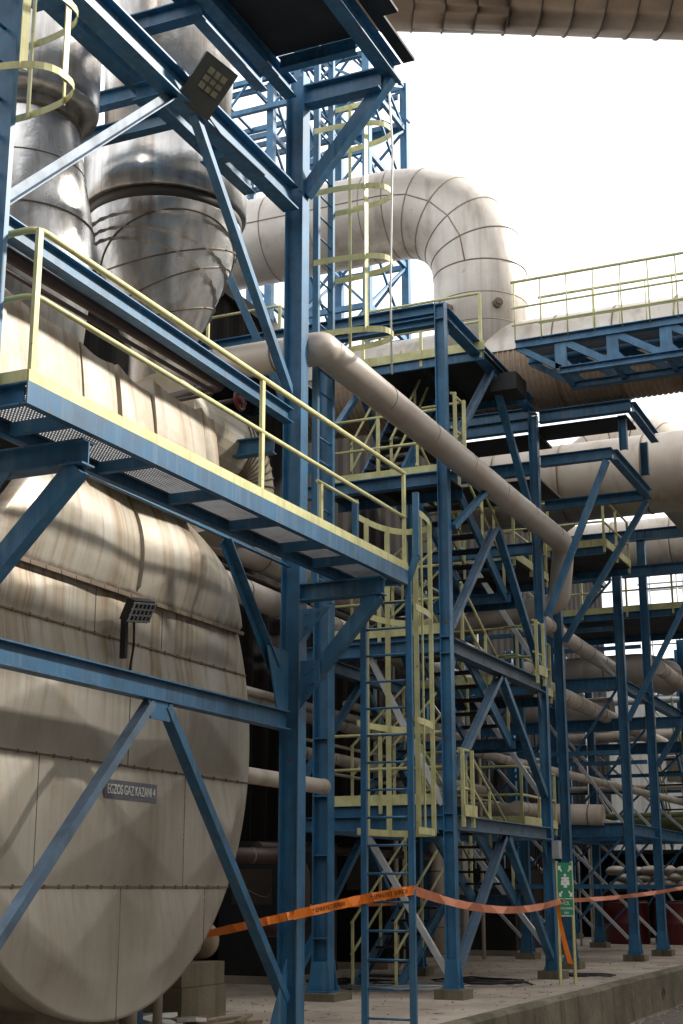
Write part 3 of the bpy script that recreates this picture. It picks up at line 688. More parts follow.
# ================================================================== GREAT DUCTS
gd = thing('gooseneck_duct', 'great pale elbow duct bending down onto the tower against the sky', 'duct', (-7.95,24.4,10.6))
pth = bend([(-16.5,24.4,14.6),(-7.9,24.4,14.6),(-7.9,24.4,10.5)], 1.7, 5)
obj('duct_body', MB().tube(pth, .9, 48, smooth=True), CLADW, gd)
for i in range(1, len(pth)-1):
    d = (pth[i+1]-pth[i-1]).normalized(); obj('seam_band', MB().tube([pth[i]-d*.012, pth[i]+d*.012], .909, 48), SEAMP, gd)
for p, d in along((-7.9,24.4,12.6),(-7.9,24.4,10.6),.55,.35)+along((-16,24.4,14.6),(-10,24.4,14.6),1.1,.4): obj('seam_band', MB().tube([p-d.normalized()*.008, p+d.normalized()*.008],   .906, 48), SEAMP, gd)
obj('seam_band', MB().tube([p + Vector((0,-.9,0)) for p in pth[:-1]], .014, 6), SEAMP, gd)
for k, x in enumerate((-8.25,-7.35)):
    c = Vector((x,24.4-math.sqrt(.9**2-(x+7.9)**2),12.0)); nrm = (c-Vector((-7.9,24.4,12.0))).normalized()
    obj('inspection_port', MB().tube([c-nrm*.05,c+nrm*.09], .09, 16).tube([c+nrm*.09,c+nrm*.13], .05, 12), SEAM, gd)
bd = thing('bridge_duct', 'horizontal pale duct with a ribbed brown belly behind the pipe bridge', 'duct', (-4,24.4,10))
prof = []
x = -15.
while x < 9: prof += [(x,.84),(x+.05,.84),(x+.06,.862),(x+.09,.862)]; x += .1
obj('duct_body', MB().lathe((0,24.4,10.93), prof, 40, 'x', smooth=False), RIBBED, bd)
g = MB(); nn = 20                                 # smooth cover sheet on the upper half
vs = []; fs = []
for x in (-15, 9):
    for i in range(nn+1):
        a = math.pi*(.02 + .96*i/nn) ; vs.append((x, 24.4-.88*math.cos(a)*1.0, 10.93+.88*math.sin(a)))
for i in range(nn): fs.append((i,i+1,nn+2+i,nn+1+i))
obj('cover_sheet', g.add(vs, fs, True), CLADW, bd)
for x in (-6.3,-5.2,-4.1,-3.): obj('seam_band', MB().lathe((x,24.4,10.93), [(-.012,.6),(-.012,.893),(.012,.893),(.012,.6)], 48, 'x'), SEAM, bd)
# overhead duct at the top right
v = RGT; KD = 1.45; c0 = EYE + (Vector((-6.5,15.0,13.45))-EYE)*KD + Vector((0,0,.32)); v = (v + Vector((0,0,-.036))).normalized()
pth = bend([c0 + Vector((-6,-1.8,-.4)), c0, c0 + v*3 + Vector((0,0,.02)), c0 + v*20], 1.2, 7)
od = thing('overhead_duct', 'big brown duct crossing overhead along the top edge', 'duct', c0)
obj('duct_body', MB().tube(pth, 1.67, 48), RIBBED, od)
for p, d in along(c0+v*.4, c0+v*13, .6, .2): obj('seam_band', MB().tube([p-d.normalized()*.012,p+d.normalized()*.012], 1.685, 48), BAND, od)
# lower big duct at right behind the rack
ld = thing('transfer_duct', 'thick pale duct with flanged joints behind the right-hand rack', 'duct', (-6,30,8.5))
obj('duct_body', MB().tube([(-10.5,29.6,10.1),(3,29.6,10.1)], .86, 40), CLAD, ld)
for x in (-9.2,-7.7,-5.9,-4.3): obj('seam_band', MB().tube([(x-.015,29.6,10.1),(x+.015,29.6,10.1)], .875, 40), SEAM, ld)
t = thing('transfer_duct', 'slimmer pale duct crossing further back below the thick right-hand duct', 'duct', (-4,38,9.8))
obj('duct_body', MB().tube([(-9.8,38,10.55),(3,38,10.55)], .72, 36), CLAD, t)
for x in (-8.6,-7.0,-5.4,-3.8): obj('seam_band', MB().tube([(x-.015,38,10.55),(x+.015,38,10.55)], .735, 36), SEAM, t)
t = thing('duct_bend', 'pale duct bend rising behind the thick right-hand duct', 'duct', (-7,32.5,9.5))
pth = bend([(-9,32.2,10.3),(-6.6,32.2,11.9),(-4.9,32.2,9.6)], 1.1, 8)
obj('duct_body', MB().tube(pth, .8, 36), CLAD, t)
for i in range(1, len(pth)-1, 2):
    d = (pth[i+1]-pth[i-1]).normalized(); obj('seam_band', MB().tube([pth[i]-d*.012, pth[i]+d*.012], .812, 36), SEAM, t)

# ================================================================== PIPE BRIDGE over the road
br = thing('pipe_bridge', 'blue truss walkway bridge with yellow rails crossing at the right', 'bridge', (-4, 22.3, 9.7))
YA, YR = 21.95, 22.72
xa, xb = -6.5, 7.5
for y, nm in ((YA,'front'),(YR,'rear')):
    obj('top_chord', MB().ibeam((xa,y,10.40),(xb,y,10.40), .15, .14), BLUE, br)
    obj('bottom_chord', MB().ibeam((xa+.75,y,9.82),(xb,y,9.82), .12, .14), BLUE, br)
    obj('diagonal', MB().bar((xa+.05,y,10.34),(xa+.78,y,9.86), .1, .06), BLUE, br)
    k = 0; x = xa+.78
    while x < xb-.8:
        obj('vertical', MB().bar((x,y,9.87),(x,y,10.34), .2, .06, (1,0,0)), BLUE, br)
        obj('diagonal', MB().bar((x+.05,y,10.34),(x+.78,y,9.88), .12, .05), BLUE, br)
        obj('gusset_plate', MB().plate([(x+.02,y-.045,9.87),(x+.22,y-.045,9.87),(x+.06,y-.045,10.05),(x+.02,y-.045,10.05)], .012, (0,1,0)), BLUE, br)
        x += .88; k += 1
obj('deck_plate', MB().box((xa,YA+.07,10.42),(xb,YR-.07,10.44)), GRAT, br)
for i in range(16): obj('cross_member', MB().bar((xa+.78+.88*i,YA+.04,9.83),(xa+.78+.88*i,YR-.04,9.83), .08, .08), BLUE, br)
for y, x0 in ((YA-.02,-6.55),(YR+.02,-6.3)):
    for dz, r in ((1.1,.026),(.62,.02),(.3,.016)): obj('handrail', MB().tube([(x0,y,10.46+dz),(xb,y,10.46+dz)], r, 8), YEL, br)
    x = x0+.05
    while x < xb: obj('handrail_post', MB().tube([(x,y,10.44),(x,y,11.55)], .012, 8), YEL, br); x += .46

# ================================================================== BRACKET FRAMES beside the tower
bf = thing('bracket_frame', 'blue rectangular frame cantilevered from the tower on two long struts', 'steel frame', (-6,25.5,6))
column(bf, -7.42, 27.35, .12, 6.9, .17, .15); plinth(bf, -7.42, 27.35, .42, .13)
XO = -5.47
beam(bf, (-6.8,24.3,9.02),(XO,24.3,9.02), .2, .15); beam(bf, (XO,24.4,9.02),(XO,27.35,9.02), .2, .15); beam(bf, (XO-.08,27.35,9.02),(-7.6,27.35,9.02), .2, .15)
brace(bf, (XO-.1,24.25,8.88),(-6.78,24.3,6.15), .13, None, 'box', (0,1,0)); brace(bf, (XO-.05,27.35,8.88),(-7.3,27.35,6.2), .13, None, 'box', (0,1,0))
beam(bf, (-6.8,24.32,9.88),(-5.1,24.32,9.88), .22, .16); beam(bf, (-5.1,24.42,9.88),(-5.1,26.4,9.88), .2, .15)
for x, y in ((-5.3,24.5),(-5.3,26.3)): obj('post', MB().ibeam((x,y,9.12),(x,y,9.78), .14, .12, (1,0,0)), BLUE, bf)
obj('deck_plate', MB().box((-7.1,24.42,9.7),(-5.2,25.2,9.74)), DARK, bf)

# ================================================================== RIGHT PIPE RACK
def rack(label, y, xs, ztop, levels, xr, brace_m=GALV):
    t = thing('pipe_rack', label, 'steel frame', (xs[0], y, 0), 'blue pipe rack frames on the right')
    for x in xs:
        column(t, x, y, .13, ztop, .19, .16); plinth(t, x, y, .44, .13)
    for z in levels:
        for i in range(len(xs)-1): beam(t, (xs[i]-.12,y,z),(xs[i+1]+.12,y,z), .28, .18)
        if xr and z == levels[-1]: beam(t, (xs[0]+.12,y,z),(xr,y,z), .24, .18)
    for i in range(len(xs)-1):
        for z in (1.5, 4.3, 7.0):
            if z < ztop-.5: obj('beam', MB().angle((xs[i]-.1,y-.1,z),(xs[i+1]+.1,y-.1,z), .09), BLUE, t)
    zz = [.3] + [z for z in levels]
    for i in range(len(zz)-1):
        for j in range(len(xs)-1):
            brace(t, (xs[j]-.12,y-.04,zz[i]+.15),(xs[j+1]+.15,y-.04,zz[i+1]-.15), .06, GALV, 'angle', (0,1,0))
            brace(t, (xs[j+1]+.12,y+.05,zz[i]+.15),(xs[j]-.15,y+.05,zz[i+1]-.15), .055, BLUE, 'box', (0,1,0))
    return t
r1 = rack('nearest right-hand rack frame with two tall blue columns', 30.8, (-6.98,-9.3,-11.6), 8.9, (2.68,5.8,8.25), -2.0)
r2 = rack('second right-hand rack frame a step behind the nearest', 33.45, (-6.95,-9.3,-11.6), 9.85, (2.68,5.2), -2.0)
r3 = rack('rear rack frame crossing behind the other two', 37.5, (-6.9,-9.4,-11.6), 7.8, (2.7,5.0), -2.0)
for z in (2.68, 5.75):
    for t, ya, yb in ((r1,30.92,33.33),(r2,33.57,37.38)):
        beam(t, (-6.97,ya,z),(-6.97,yb,z), .24, .18); beam(t, (-9.3,ya,z),(-9.3,yb,z), .24, .18)
    obj('knee_plate', MB().plate([(-6.97,30.92,z-.12),(-6.97,31.2,z-.12),(-6.97,30.92,z-.5)], .014, (1,0,0)), BLUE, r1)
beam(r2, (-9,33.45,9.72),(-2,33.45,9.72), .26, .18)
brace(r2, (-5.1,33.45,6.9),(-6.85,33.45,4.2), .13, None, 'box', (0,1,0))
brace(r1, (-4.9,30.8,8.5),(-6.88,30.8,5.0), .13, None, 'box', (0,1,0))
landing('railed platform with a yellow toe board on the right-hand rack', -8.9, -6.55, 28.0, 30.2, 8.22, [[(-8.9,27.98,8.22),(-6.56,27.98,8.22),(-6.56,30.2,8.22)]], [((-8.9,27.96,8.22),(-6.52,27.96,8.22)),((-6.52,28.0,8.22),(-6.52,30.2,8.22))])
landing('far railed walkway on the rack seen against the sky', -9.6, -3.0, 33.65, 37.0, 7.9, [[(-9.6,33.6,7.9),(-3.0,33.6,7.9)]], [((-9.6,33.6,7.9),(-3,33.6,7.9))])

# pipes on the rack
P = [
 ('sloping pale pipe on the rack crossing down towards the tall column', [(-7.6,25.5,6.55),(-7.6,33.2,6.4)], .16, CLADR),
 ('large pale horizontal pipe with a rounded end behind the tall rack column', [(-12,34.6,6.55),(-7.3,34.6,6.6),(-6.85,35.4,6.5)], .44, CLAD),
 ('second large pale pipe lying just below the rounded one', [(-12,34.9,5.75),(-8.2,34.9,5.7)], .34, CLAD),
 ('pale pipe running along the rack past the second column', [(-6.3,31.5,6.2),(-6.3,46,5.9)], .16, CLAD),
 ('pale pipe lying inside the rack just under the upper beams', [(-8.0,28,5.45),(-8.0,40,5.35)], .17, CLAD),
 ('broad pale pipe lying on the lower rack beams', [(-10.5,30.6,3.1),(-7.5,30.7,2.98)], .22, CLAD),
 ('thin pale pipe resting on the lower rack level', [(-8.6,28,3.05),(-8.6,42,2.95)], .12, CLAD),
 ('thin pale pipe rising slightly along the rack at mid height', [(-8.9,26,4.0),(-7.4,40,3.7)], .09, CLAD),
 ('grey pipe in the dark interior behind the tower at mid height', [(-10.2,18,4.3),(-10.2,29,4.2)], .14, CLADR),
 ('pale pipe crossing low behind the tower braces', [(-9.6,19.6,3.5),(-9.6,29,3.45)], .10, CLAD),
 ('upper thick grey pipe crossing behind the tower under the rusty elbow', [(-10.2,17,6.6),(-10.2,30,6.5)], .24, CLADR),
 ('lower thick grey pipe crossing behind the tower under the rusty elbow', [(-9.9,17,5.8),(-9.9,30,5.7)], .2, CLADR),
 ('vertical grey riser with a bend behind the tower', [(-10.6,27.0,0.2),(-10.6,27.0,4.4),(-10.6,28.5,4.4)], .16, CLADR),
 ('second vertical grey riser beside the bent one', [(-10.4,28.2,0.2),(-10.4,28.2,4.8)], .15, CLADR),
 ('third vertical grey riser nearest the tower column', [(-10.2,29.2,0.2),(-10.2,29.2,5.2)], .13, CLADR),
 ('bent grey pipe low behind the ladder', [(-9.6,17.6,1.9),(-9.0,18.9,1.9),(-9.0,18.9,.9),(-9.8,18.9,.9)], .11, BROWN),
 ('mossy green pipe low in the rack', [(-8.6,38,2.95),(-4,38.6,2.95)], .3, MOSS),
 ('mossy green pipe further right in the rack', [(-5.6,41,3.2),(-1,41,3.2)], .35, MOSS),
 ('pale pipe lying on the top rack beam at the right border', [(-5.9,37.0,4.95),(-1,37.0,4.95)], .2, CLAD),
]
for lab, pts, r, m in P: pipe('pipe', lab, pts, r, m, .35, 16, seams=along(pts[0], pts[1], 1.1, .5)[:9], seam_r=1.03, group='pipes threaded through the steelwork')
for k in range(22):
    x = random.uniform(-11.4,-9.8); y = random.uniform(18,40)
    tag(obj('conduit', MB().tube([(x,y,.02),(x,y,random.uniform(2.2,7.5))], random.choice((.02,.03,.045)), 8), random.choice((GALV,CLADR,BROWN))), 'thin upright conduit in the dim bundle behind the steel columns', 'conduit', 'upright conduits in the dim interior')
for k in range(14):
    z = random.uniform(1.2,7.6); x = random.uniform(-11.2,-9.6); y0 = random.uniform(17,26)
    tag(obj('service_pipe', MB().tube([(x,y0,z),(x,y0+random.uniform(5,12),z)], random.choice((.03,.05,.07)), 8), random.choice((GALV,CLADR,BROWN))), 'thin level service pipe in the dim interior behind the towers', 'pipe', 'level service pipes in the dim interior')
r4 = rack('slender far rack frame in front of the pale hall', 44.0, (-2.8,-4.6,-6.4,-8.2,-10.0,-11.8), 8.6, (2.9,5.6,8.2), None)
for z, r, m in ((3.2,.14,CLAD),(3.55,.1,MOSS),(5.95,.16,CLAD),(6.2,.07,GALV),(4.4,.09,CLAD),(7.0,.08,GALV)):
    pipe('pipe', 'far pipe on the slender rack at about %.1f metres height' % z, [(-13,43.8,z),(-1,43.8,z+.1)], r, m, group='pipes threaded through the steelwork')
sc = thing('scaffold', 'thin grey scaffold frame rising before the pale hall at the right border', 'scaffold', (-6,50,0))
for x in (-10.4,-9.2,-8.0,-6.8,-5.6,-4.4):
    for y in (50,51.2): obj('standard', MB().tube([(x,y,0),(x,y,12.6)], .04, 6), GALV, sc)
for z in (2,4,6,8,10,12):
    for y in (50,51.2): obj('ledger', MB().tube([(-10.6,y,z),(-4.2,y,z)], .035, 6), GALV, sc)
# braced pale handrails of a far stair in the rack
stair('far yellow-railed stair inside the right-hand rack', -8.0, -7.3, 40.5, 2.6, 37.9, 5.4, 9)

# ================================================================== DARK INTERIOR AND FAR BUILDINGS
def corr_wall(p0, p1, z0, z1, pitch=.3, d=.05):
    p0, p1 = Vector(p0), Vector(p1); L = (p1-p0).length; dr = (p1-p0)/L; nrm = Vector((dr.y,-dr.x,0)); n = int(L/pitch*2)
    vs = []; fs = []
    for i in range(n+1):
        q = p0 + dr*(L*i/n) + nrm*(d if i % 4 in (1,2) else 0)
        vs += [(q.x,q.y,z0),(q.x,q.y,z1)]
    for i in range(n): fs.append((2*i,2*i+2,2*i+3,2*i+1))
    return MB().add(vs, fs)
HB = 12.0
bh = thing('backing_hall', 'near-black hall added behind the steelwork to stand in for interior shade', 'building', (-18,29,0))  # backing walls added to darken the gaps; the shade is in their colour
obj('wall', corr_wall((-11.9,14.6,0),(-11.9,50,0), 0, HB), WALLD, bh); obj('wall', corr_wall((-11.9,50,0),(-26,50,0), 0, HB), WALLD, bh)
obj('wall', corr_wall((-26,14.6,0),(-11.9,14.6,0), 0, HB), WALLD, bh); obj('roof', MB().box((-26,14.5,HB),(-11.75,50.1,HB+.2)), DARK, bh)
fb = thing('warehouse', 'pale corrugated hall far behind the right-hand rack', 'building', (-5,62,0))
obj('wall', corr_wall((-22,58,0),(16,58,0), 0, 10.2, .35, .06), WALLL, fb); obj('roof', MB().box((-22.2,57.8,10.2),(16.2,90,10.45)), DARK, fb)
obj('wall', MB().box((-22,58.5,0),(-21.8,90,10.2)), WALLL, fb)
for x in (-11.5,-8.5): obj('window', MB().box((x,57.9,5.6),(x+1.6,57.96,7.0)), BAND, fb)
obj('door', MB().box((-9.8,57.88,0),(-6.0,57.95,3.6)), DARK, fb)
sd_ = thing('low_shed', 'low dark shed behind the white sacks at the far end of the slab', 'building', (-6,46,0))
obj('wall', MB().box((-14,45.5,0),(2,49,2.5)), WALLD, sd_); obj('roof', MB().box((-14.2,45.2,2.5),(2.2,49.2,2.62)), DARK, sd_)
# equipment in the dark between the rack legs
def skid(label, x, y, w, d, h, m, cat='machine'):
    t = thing('machine_cabinet', label, cat, (x,y,0), 'dark equipment between the rack legs')
    obj('body', MB().box((x-w/2,y-d/2,.12),(x+w/2,y+d/2,h)), m, t); obj('plinth', MB().box((x-w/2-.05,y-d/2-.05,0),(x+w/2+.05,y+d/2+.05,.12)), CONC, t)
    obj('door', MB().box((x+w/2,y-d*.4,.3),(x+w/2+.015,y+d*.4,h-.2)), m, t); obj('vent', MB().box((x-w*.3,y-d/2-.012,h*.55),(x+w*.3,y-d/2,h*.8)), BAND, t)
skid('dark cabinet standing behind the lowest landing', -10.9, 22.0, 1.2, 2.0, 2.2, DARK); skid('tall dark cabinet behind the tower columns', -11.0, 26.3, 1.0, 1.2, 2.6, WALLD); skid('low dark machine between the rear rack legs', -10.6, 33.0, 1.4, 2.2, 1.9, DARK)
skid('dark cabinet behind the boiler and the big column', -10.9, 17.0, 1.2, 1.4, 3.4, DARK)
for k, (x, y, lab) in enumerate(((-9.4,40.6,'leftmost dark red drum under the white sacks'),(-8.0,40.6,'second dark red drum under the white sacks'),(-6.6,40.6,'dark red drum under the sacks beside the second rack column'),(-5.2,40.6,'rightmost dark red drum under the white sacks'))):
    t = thing('red_drum', lab, 'drum', (x,y,0), 'red drums behind the rack')
    obj('shell', MB().lathe((x,y,0), [(0,.6),(.04,.62),(.5,.62),(.52,.64),(.56,.64),(.58,.62),(1.05,.62),(1.07,.64),(1.1,.62)], 32), RED, t); obj('lid', MB().lathe((x,y,0), [(1.1,.6),(1.14,.6)], 32), DARK, t)
obj_sh = thing('sack_rack', 'dark steel shelf carrying the white sacks', 'shelf', (-6.5,41.8,0))
obj('shelf_board', MB().box((-10.2,41.4,1.38),(-3.0,42.3,1.44)), DARK, obj_sh)
for x in (-10.1,-7.9,-5.6,-3.1): obj('leg', MB().box((x-.05,41.45,0),(x+.05,41.55,1.38)), DARK, obj_sh); obj('leg', MB().box((x-.05,42.15,0),(x+.05,42.25,1.38)), DARK, obj_sh)
base = None
for row in range(3):
    for i in range(14):
        x = -9.9 + .49*i + (.24 if row % 2 else 0) + random.uniform(-.05,.05); z = 1.44 + .19*row
        if base is None:
            g = MB(); g.lathe((0,0,.15), [(-.27,.02),(-.25,.07),(-.17,.12),(0,.145),(.17,.12),(.25,.07),(.27,.02)], 14, 'x'); base = obj('white_sack', g, CLAD, origin=(0,0,0)); o = base
        else:
            o = base.copy(); col.objects.link(o)
        o.location = (x,41.85,z); o.rotation_euler = (0,random.uniform(-.12,.12),random.uniform(-.25,.25)); o.scale = (random.uniform(.85,1.1),1.8,random.uniform(.75,1.05))
        tag(o, 'plump white sack in the row stacked above the red drums', 'sack', 'white sacks stacked on the shelf')
# ---- lattice tower against the sky
lt = thing('lattice_tower', 'open blue lattice tower rising behind the great elbow duct', 'tower', (-15.6,34,0))
cs = [(-14.3,34),(-16.5,34),(-14.3,37),(-16.5,37)]
for x, y in cs: obj('leg', MB().bar((x,y,0),(x,y,25.8), .22, .22, (1,0,0)), BLUE, lt)
zl = [10,12.4,14.8,17.2,19.6,22.0,24.2,25.7]
for i, z in enumerate(zl):
    for a, b_ in ((0,1),(2,3),(0,2),(1,3)):
        obj('beam', MB().bar((*cs[a],z),(*cs[b_],z), .16, .12), BLUE, lt)
        if i: obj('brace', MB().bar((*cs[a],zl[i-1]),(*cs[b_],z), .07, .07), BLUE, lt); obj('brace', MB().bar((*cs[b_],zl[i-1]),(*cs[a],z), .07, .07), BLUE, lt)
lt2 = thing('lattice_tower', 'shorter blue lattice tower left of the taller one behind the ducts', 'tower', (-18.6,34.4,0))
cs = [(-17.6,34.4),(-19.8,34.4),(-17.6,37.4),(-19.8,37.4)]
for x, y in cs: obj('leg', MB().bar((x,y,0),(x,y,25.2), .22, .22, (1,0,0)), BLUE, lt2)
for i, z in enumerate([12,15,18,21,23.5,25.1]):
    for a, b_ in ((0,1),(2,3),(0,2),(1,3)): obj('beam', MB().bar((*cs[a],z),(*cs[b_],z), .16, .12), BLUE, lt2)
    if i: obj('brace', MB().bar((*cs[0],z-3),(*cs[1],z), .07, .07), BLUE, lt2); obj('brace', MB().bar((*cs[0],z),(*cs[2],z-3), .07, .07), BLUE, lt2)
tb = thing('roof_gantry', 'fine blue gantry trusses joining the lattice tower tops', 'gantry', (-16.8,35.5,23.5))
for y in (34.2, 36.8):
    for z in (24.3, 25.3): obj('chord', MB().bar((-20,y,z),(-14.45,y,z), .16, .14), BLUE, tb)
    for i in range(7): obj('lacing', MB().bar((-20+.85*i,y,24.3 if i % 2 else 25.3),(-20+.85*(i+1),y,25.3 if i % 2 else 24.3), .06, .06), BLUE, tb)
for i in range(5): obj('cross_member', MB().bar((-19.5+1.2*i,34.2,25.3),(-19.5+1.2*i,36.8,25.3), .1, .1), BLUE, tb)
landing('small railed platform behind the big column below the elbow duct', -12.5, -9.8, 19.6, 21.3, 9.75, [[(-12.5,19.55,9.75),(-9.8,19.55,9.75),(-9.8,21.3,9.75)]], [((-12.5,19.53,9.75),(-9.8,19.53,9.75))])

# ================================================================== CAUTION TAPE
def strip(pts, h, m, t=.003, parent=None, name='tape', seg=14, sag=0.):
    g = MB(); out = []
    for i in range(len(pts)-1):
        a, b_, sg = Vector(pts[i][0:3]), Vector(pts[i+1][0:3]), pts[i][3] if len(pts[i]) > 3 else 0
        for k in range(seg): f = k/seg; p = a.lerp(b_, f); p.z -= sg*4*f*(1-f); out.append(p)
    out.append(Vector(pts[-1][0:3])); vs = []; fs = []
    for i, p in enumerate(out):
        tw = .014*math.sin(i*.9)+.008*math.sin(i*2.3+1)
        d = (out[min(i+1,len(out)-1)]-out[max(i-1,0)]).normalized(); nn = Vector((d.y,-d.x,0)).normalized()
        for du, dn in ((-h/2,0),(h/2,0),(h/2,t),(-h/2,t)): vs.append(p + Vector((0,0,du)) + nn*(dn + tw*(1 if du > 0 else -1)))
    for i in range(len(out)-1):
        for k in range(4): fs.append((4*i+k,4*i+(k+1)%4,4*i+4+(k+1)%4,4*i+4+k))
    fs += [(0,1,2,3), tuple(4*(len(out)-1)+k for k in (3,2,1,0))]
    return g.add(vs, fs), out
YT = 13.80
tp = thing('caution_tape', 'orange printed caution tape strung round the ladder, columns and sign', 'tape', (-5.8,16,1.2))
A0 = (-8.1,14.1,.93); A1 = (-6.66,13.78,1.19); A2 = (-6.245,14.57,1.34); A3 = (XF+.015,14.56,1.44); A4 = (-6.3,22.72,1.27); A5 = (-6.3,22.85,1.27); A6 = (-5.9,31.3,1.5); A7 = (-5.9,45,1.75)
g, _ = strip([A0, (-7.05,13.76,1.11), A1], .085, ORANGE); obj('tape_length', g, ORANGE, tp)
g, _ = strip([A1, A2, A3], .1, ORANGE); obj('tape_length', g, ORANGE, tp)
g, pth = strip([(*A3,.17), A4], .095, ORANGE2, seg=26); obj('tape_length', g, ORANGE2, tp)
g, _ = strip([(*A5,.05), (*A6,.05), A7], .07, ORANGE2, seg=20); obj('tape_length', g, ORANGE2, tp)
g = MB(); vs = []
for i in range(9):
    f = i/8; x = -6.36+.14*f*f; vs += [(x,22.71,1.28-.95*f),(x+.05+.05*f,22.70-.01*math.sin(i),1.28-.95*f-.02)]
obj('tape_tail', g.add(vs, [(2*i,2*i+1,2*i+3,2*i+2) for i in range(8)]), ORANGE, tp)
def tape_text(a, b_, f, body, size):
    a, b_ = Vector(a), Vector(b_); d = (b_-a).normalized(); nrm = Vector((d.y,-d.x,0)).normalized(); up = nrm.cross(d)
    m3 = Matrix((d, up, nrm)).transposed(); p = a.lerp(b_, f) + nrm*.016
    text_obj('printed_text', body, size, p, m3, BLACK, tp, sx=.9, ext=.001)
tape_text(A1, A2, .5, '* EMNIYET SERIDI', .062)
tape_text(A2, A3, .55, '* EMNIYET SERIDI', .062)
tape_text((-7.05,13.76,1.11), A0, .0, '', .05) if False else None
g, _ = strip([(-9.25,19.15,1.2),(-9.25,23.9,1.22),(-8.3,26.2,1.22)], .07, ORANGE)
tag(obj('caution_tape', g, ORANGE), 'second orange tape stretched far back between the inner columns', 'tape')

# ================================================================== SAFETY SIGN
sg = thing('assembly_point_sign', 'green assembly point sign on two pale yellow posts', 'sign', (-6.30,22.98,0))
sd = Vector((.80,.60,0)); nr = Vector((.60,-.80,0)); c = Vector((-6.30,22.98,0))
for k in (-.125,.125):
    p = c + sd*k; obj('post', MB().bar(p-Vector((0,0,.02)), p+Vector((0,0,1.88)), .04, .045, sd), YEL, sg)
M3 = Matrix((sd, Vector((0,0,1)), nr)).transposed()
pn_ = obj('panel', MB().obox(c+nr*.03+Vector((0,0,1.45)), M3, (.24,.82,.012)), GREEN, sg)
def sym(pts, off=0.):
    cc = c + nr*(.038+off) ; q = [cc + sd*u + Vector((0,0,1.57+v)) for u, v in pts]; return q
g = MB()
for sx in (-1,1):
    for sz in (-1,1):
        g.plate(sym([(sx*.115,sz*.24),(sx*.065,sz*.24),(sx*.075,sz*.205),(sx*.045,sz*.16),(sx*.06,sz*.145),(sx*.095,sz*.185),(sx*.115,sz*.165)]), .002, nr)
for u, v in ((0,.05),(-.045,.0),(.045,.0),(0,-.04)):
    g.plate(sym([(u+.022*math.cos(a),v+.045+.022*math.sin(a)) for a in [2*math.pi*i/12 for i in range(12)]]), .002, nr)
    g.plate(sym([(u-.03,v-.06),(u+.03,v-.06),(u+.022,v+.018),(u-.022,v+.018)], .0005), .002, nr)
obj('symbol', g, WHITE, pn_)
for body, dz, sz in (('ACIL', 1.23, .075), ('TOPLANMA', 1.15, .05), ('YERI', 1.08, .05)):
    text_obj('lettering', body, sz, c+nr*.0385+Vector((0,0,dz)), M3, WHITE, pn_, sx=.85, ext=.001)
obj('white_band', MB().obox(c+nr*.0375+Vector((0,0,1.30)), M3, (.24,.012,.004)).obox(c+nr*.0375+Vector((0,0,1.035)), M3, (.24,.012,.004)), WHITE, pn_)

# ================================================================== SMALL THINGS ON THE SLAB
def coil(label, cx, cy, r0, turns, m=CABLE, r=.014, seed=1):
    rr = random.Random(seed); pts = []
    for i in range(turns*18):
        a = 2*math.pi*i/18; rd = r0*(1+.25*math.sin(i*.13+seed)+rr.uniform(-.05,.05)); pts.append((cx+rd*1.3*math.cos(a), cy+rd*math.sin(a), .02+.012*(i/18)+abs(rr.gauss(0,.01))))
    tag(obj('cable_coil', MB().tube(pts, r, 6), m), label, 'cable')
coil('tangled black cable coil on the slab between the tower columns', -7.5, 22.3, .5, 5, seed=2)
coil('loose black hose loops on the slab behind the sign', -6.5, 24.9, .3, 2, seed=5)
coil('grey cable heap on the slab left of the first tower column', -8.2, 20.8, .6, 5, GALV, .012, 7)
coil('dark cable heap near the foot of the stairs', -9.3, 21.3, .5, 4, seed=9)
bl = thing('concrete_block', 'rough concrete block carrying the pump beside the boiler', 'block', (-8.9,15.2,0))
obj('block_body', MB().box((-9.3,14.7,0),(-8.5,15.75,.36)).box((-9.28,14.72,.365),(-8.52,15.73,.62)), CURB, bl)
pu = thing('pump', 'grey pump with a rusty body on the concrete block', 'pump', (-8.9,15.2,.62))
obj('motor', MB().lathe((-8.8,15.3,.82), [(-.3,.05),(-.28,.15),(.1,.15),(.12,.05)], 20, 'y'), GALV, pu)
obj('casing', MB().lathe((-8.8,15.62,.86), [(-.1,.1),(-.08,.22),(.08,.22),(.1,.1)], 20, 'y'), WOOD, pu)
obj('coupling', MB().tube([(-8.8,15.35,.82),(-8.8,15.55,.82)], .05, 10), RED, pu)
obj('outlet', MB().tube([(-8.8,15.62,1.0),(-8.8,15.62,1.2)], .08, 10), BROWN, pu)
tag(obj('pressure_vessel', MB().lathe((-9.5,15.6,0), [(0,.16),(.6,.16),(1.5,.16),(1.62,.1),(1.66,.03)], 20), GALV), 'upright grey vessel with a domed top behind the pump', 'vessel')
pipe('standpipe', 'upright pale pipe standing just right of the boiler bottom', [(-8.0,13.35,0),(-8.0,13.35,.95),(-8.4,13.5,1.15)], .05, CLAD, .1)
pipe('standpipe', 'thicker short pale pipe under the boiler rim', [(-8.1,12.95,0),(-8.1,12.95,.6)], .09, CLAD)
bv = thing('blue_valve_stand', 'blue valve post under the right rim of the boiler', 'valve', (-8.3,13.35,0))
obj('post', MB().bar((-8.3,13.4,0),(-8.3,13.4,.7), .12, .12, (1,0,0)), BLUE, bv); obj('valve_body', MB().tube([(-8.3,13.2,.45),(-8.3,13.6,.45)], .09, 12), BLUE, bv)
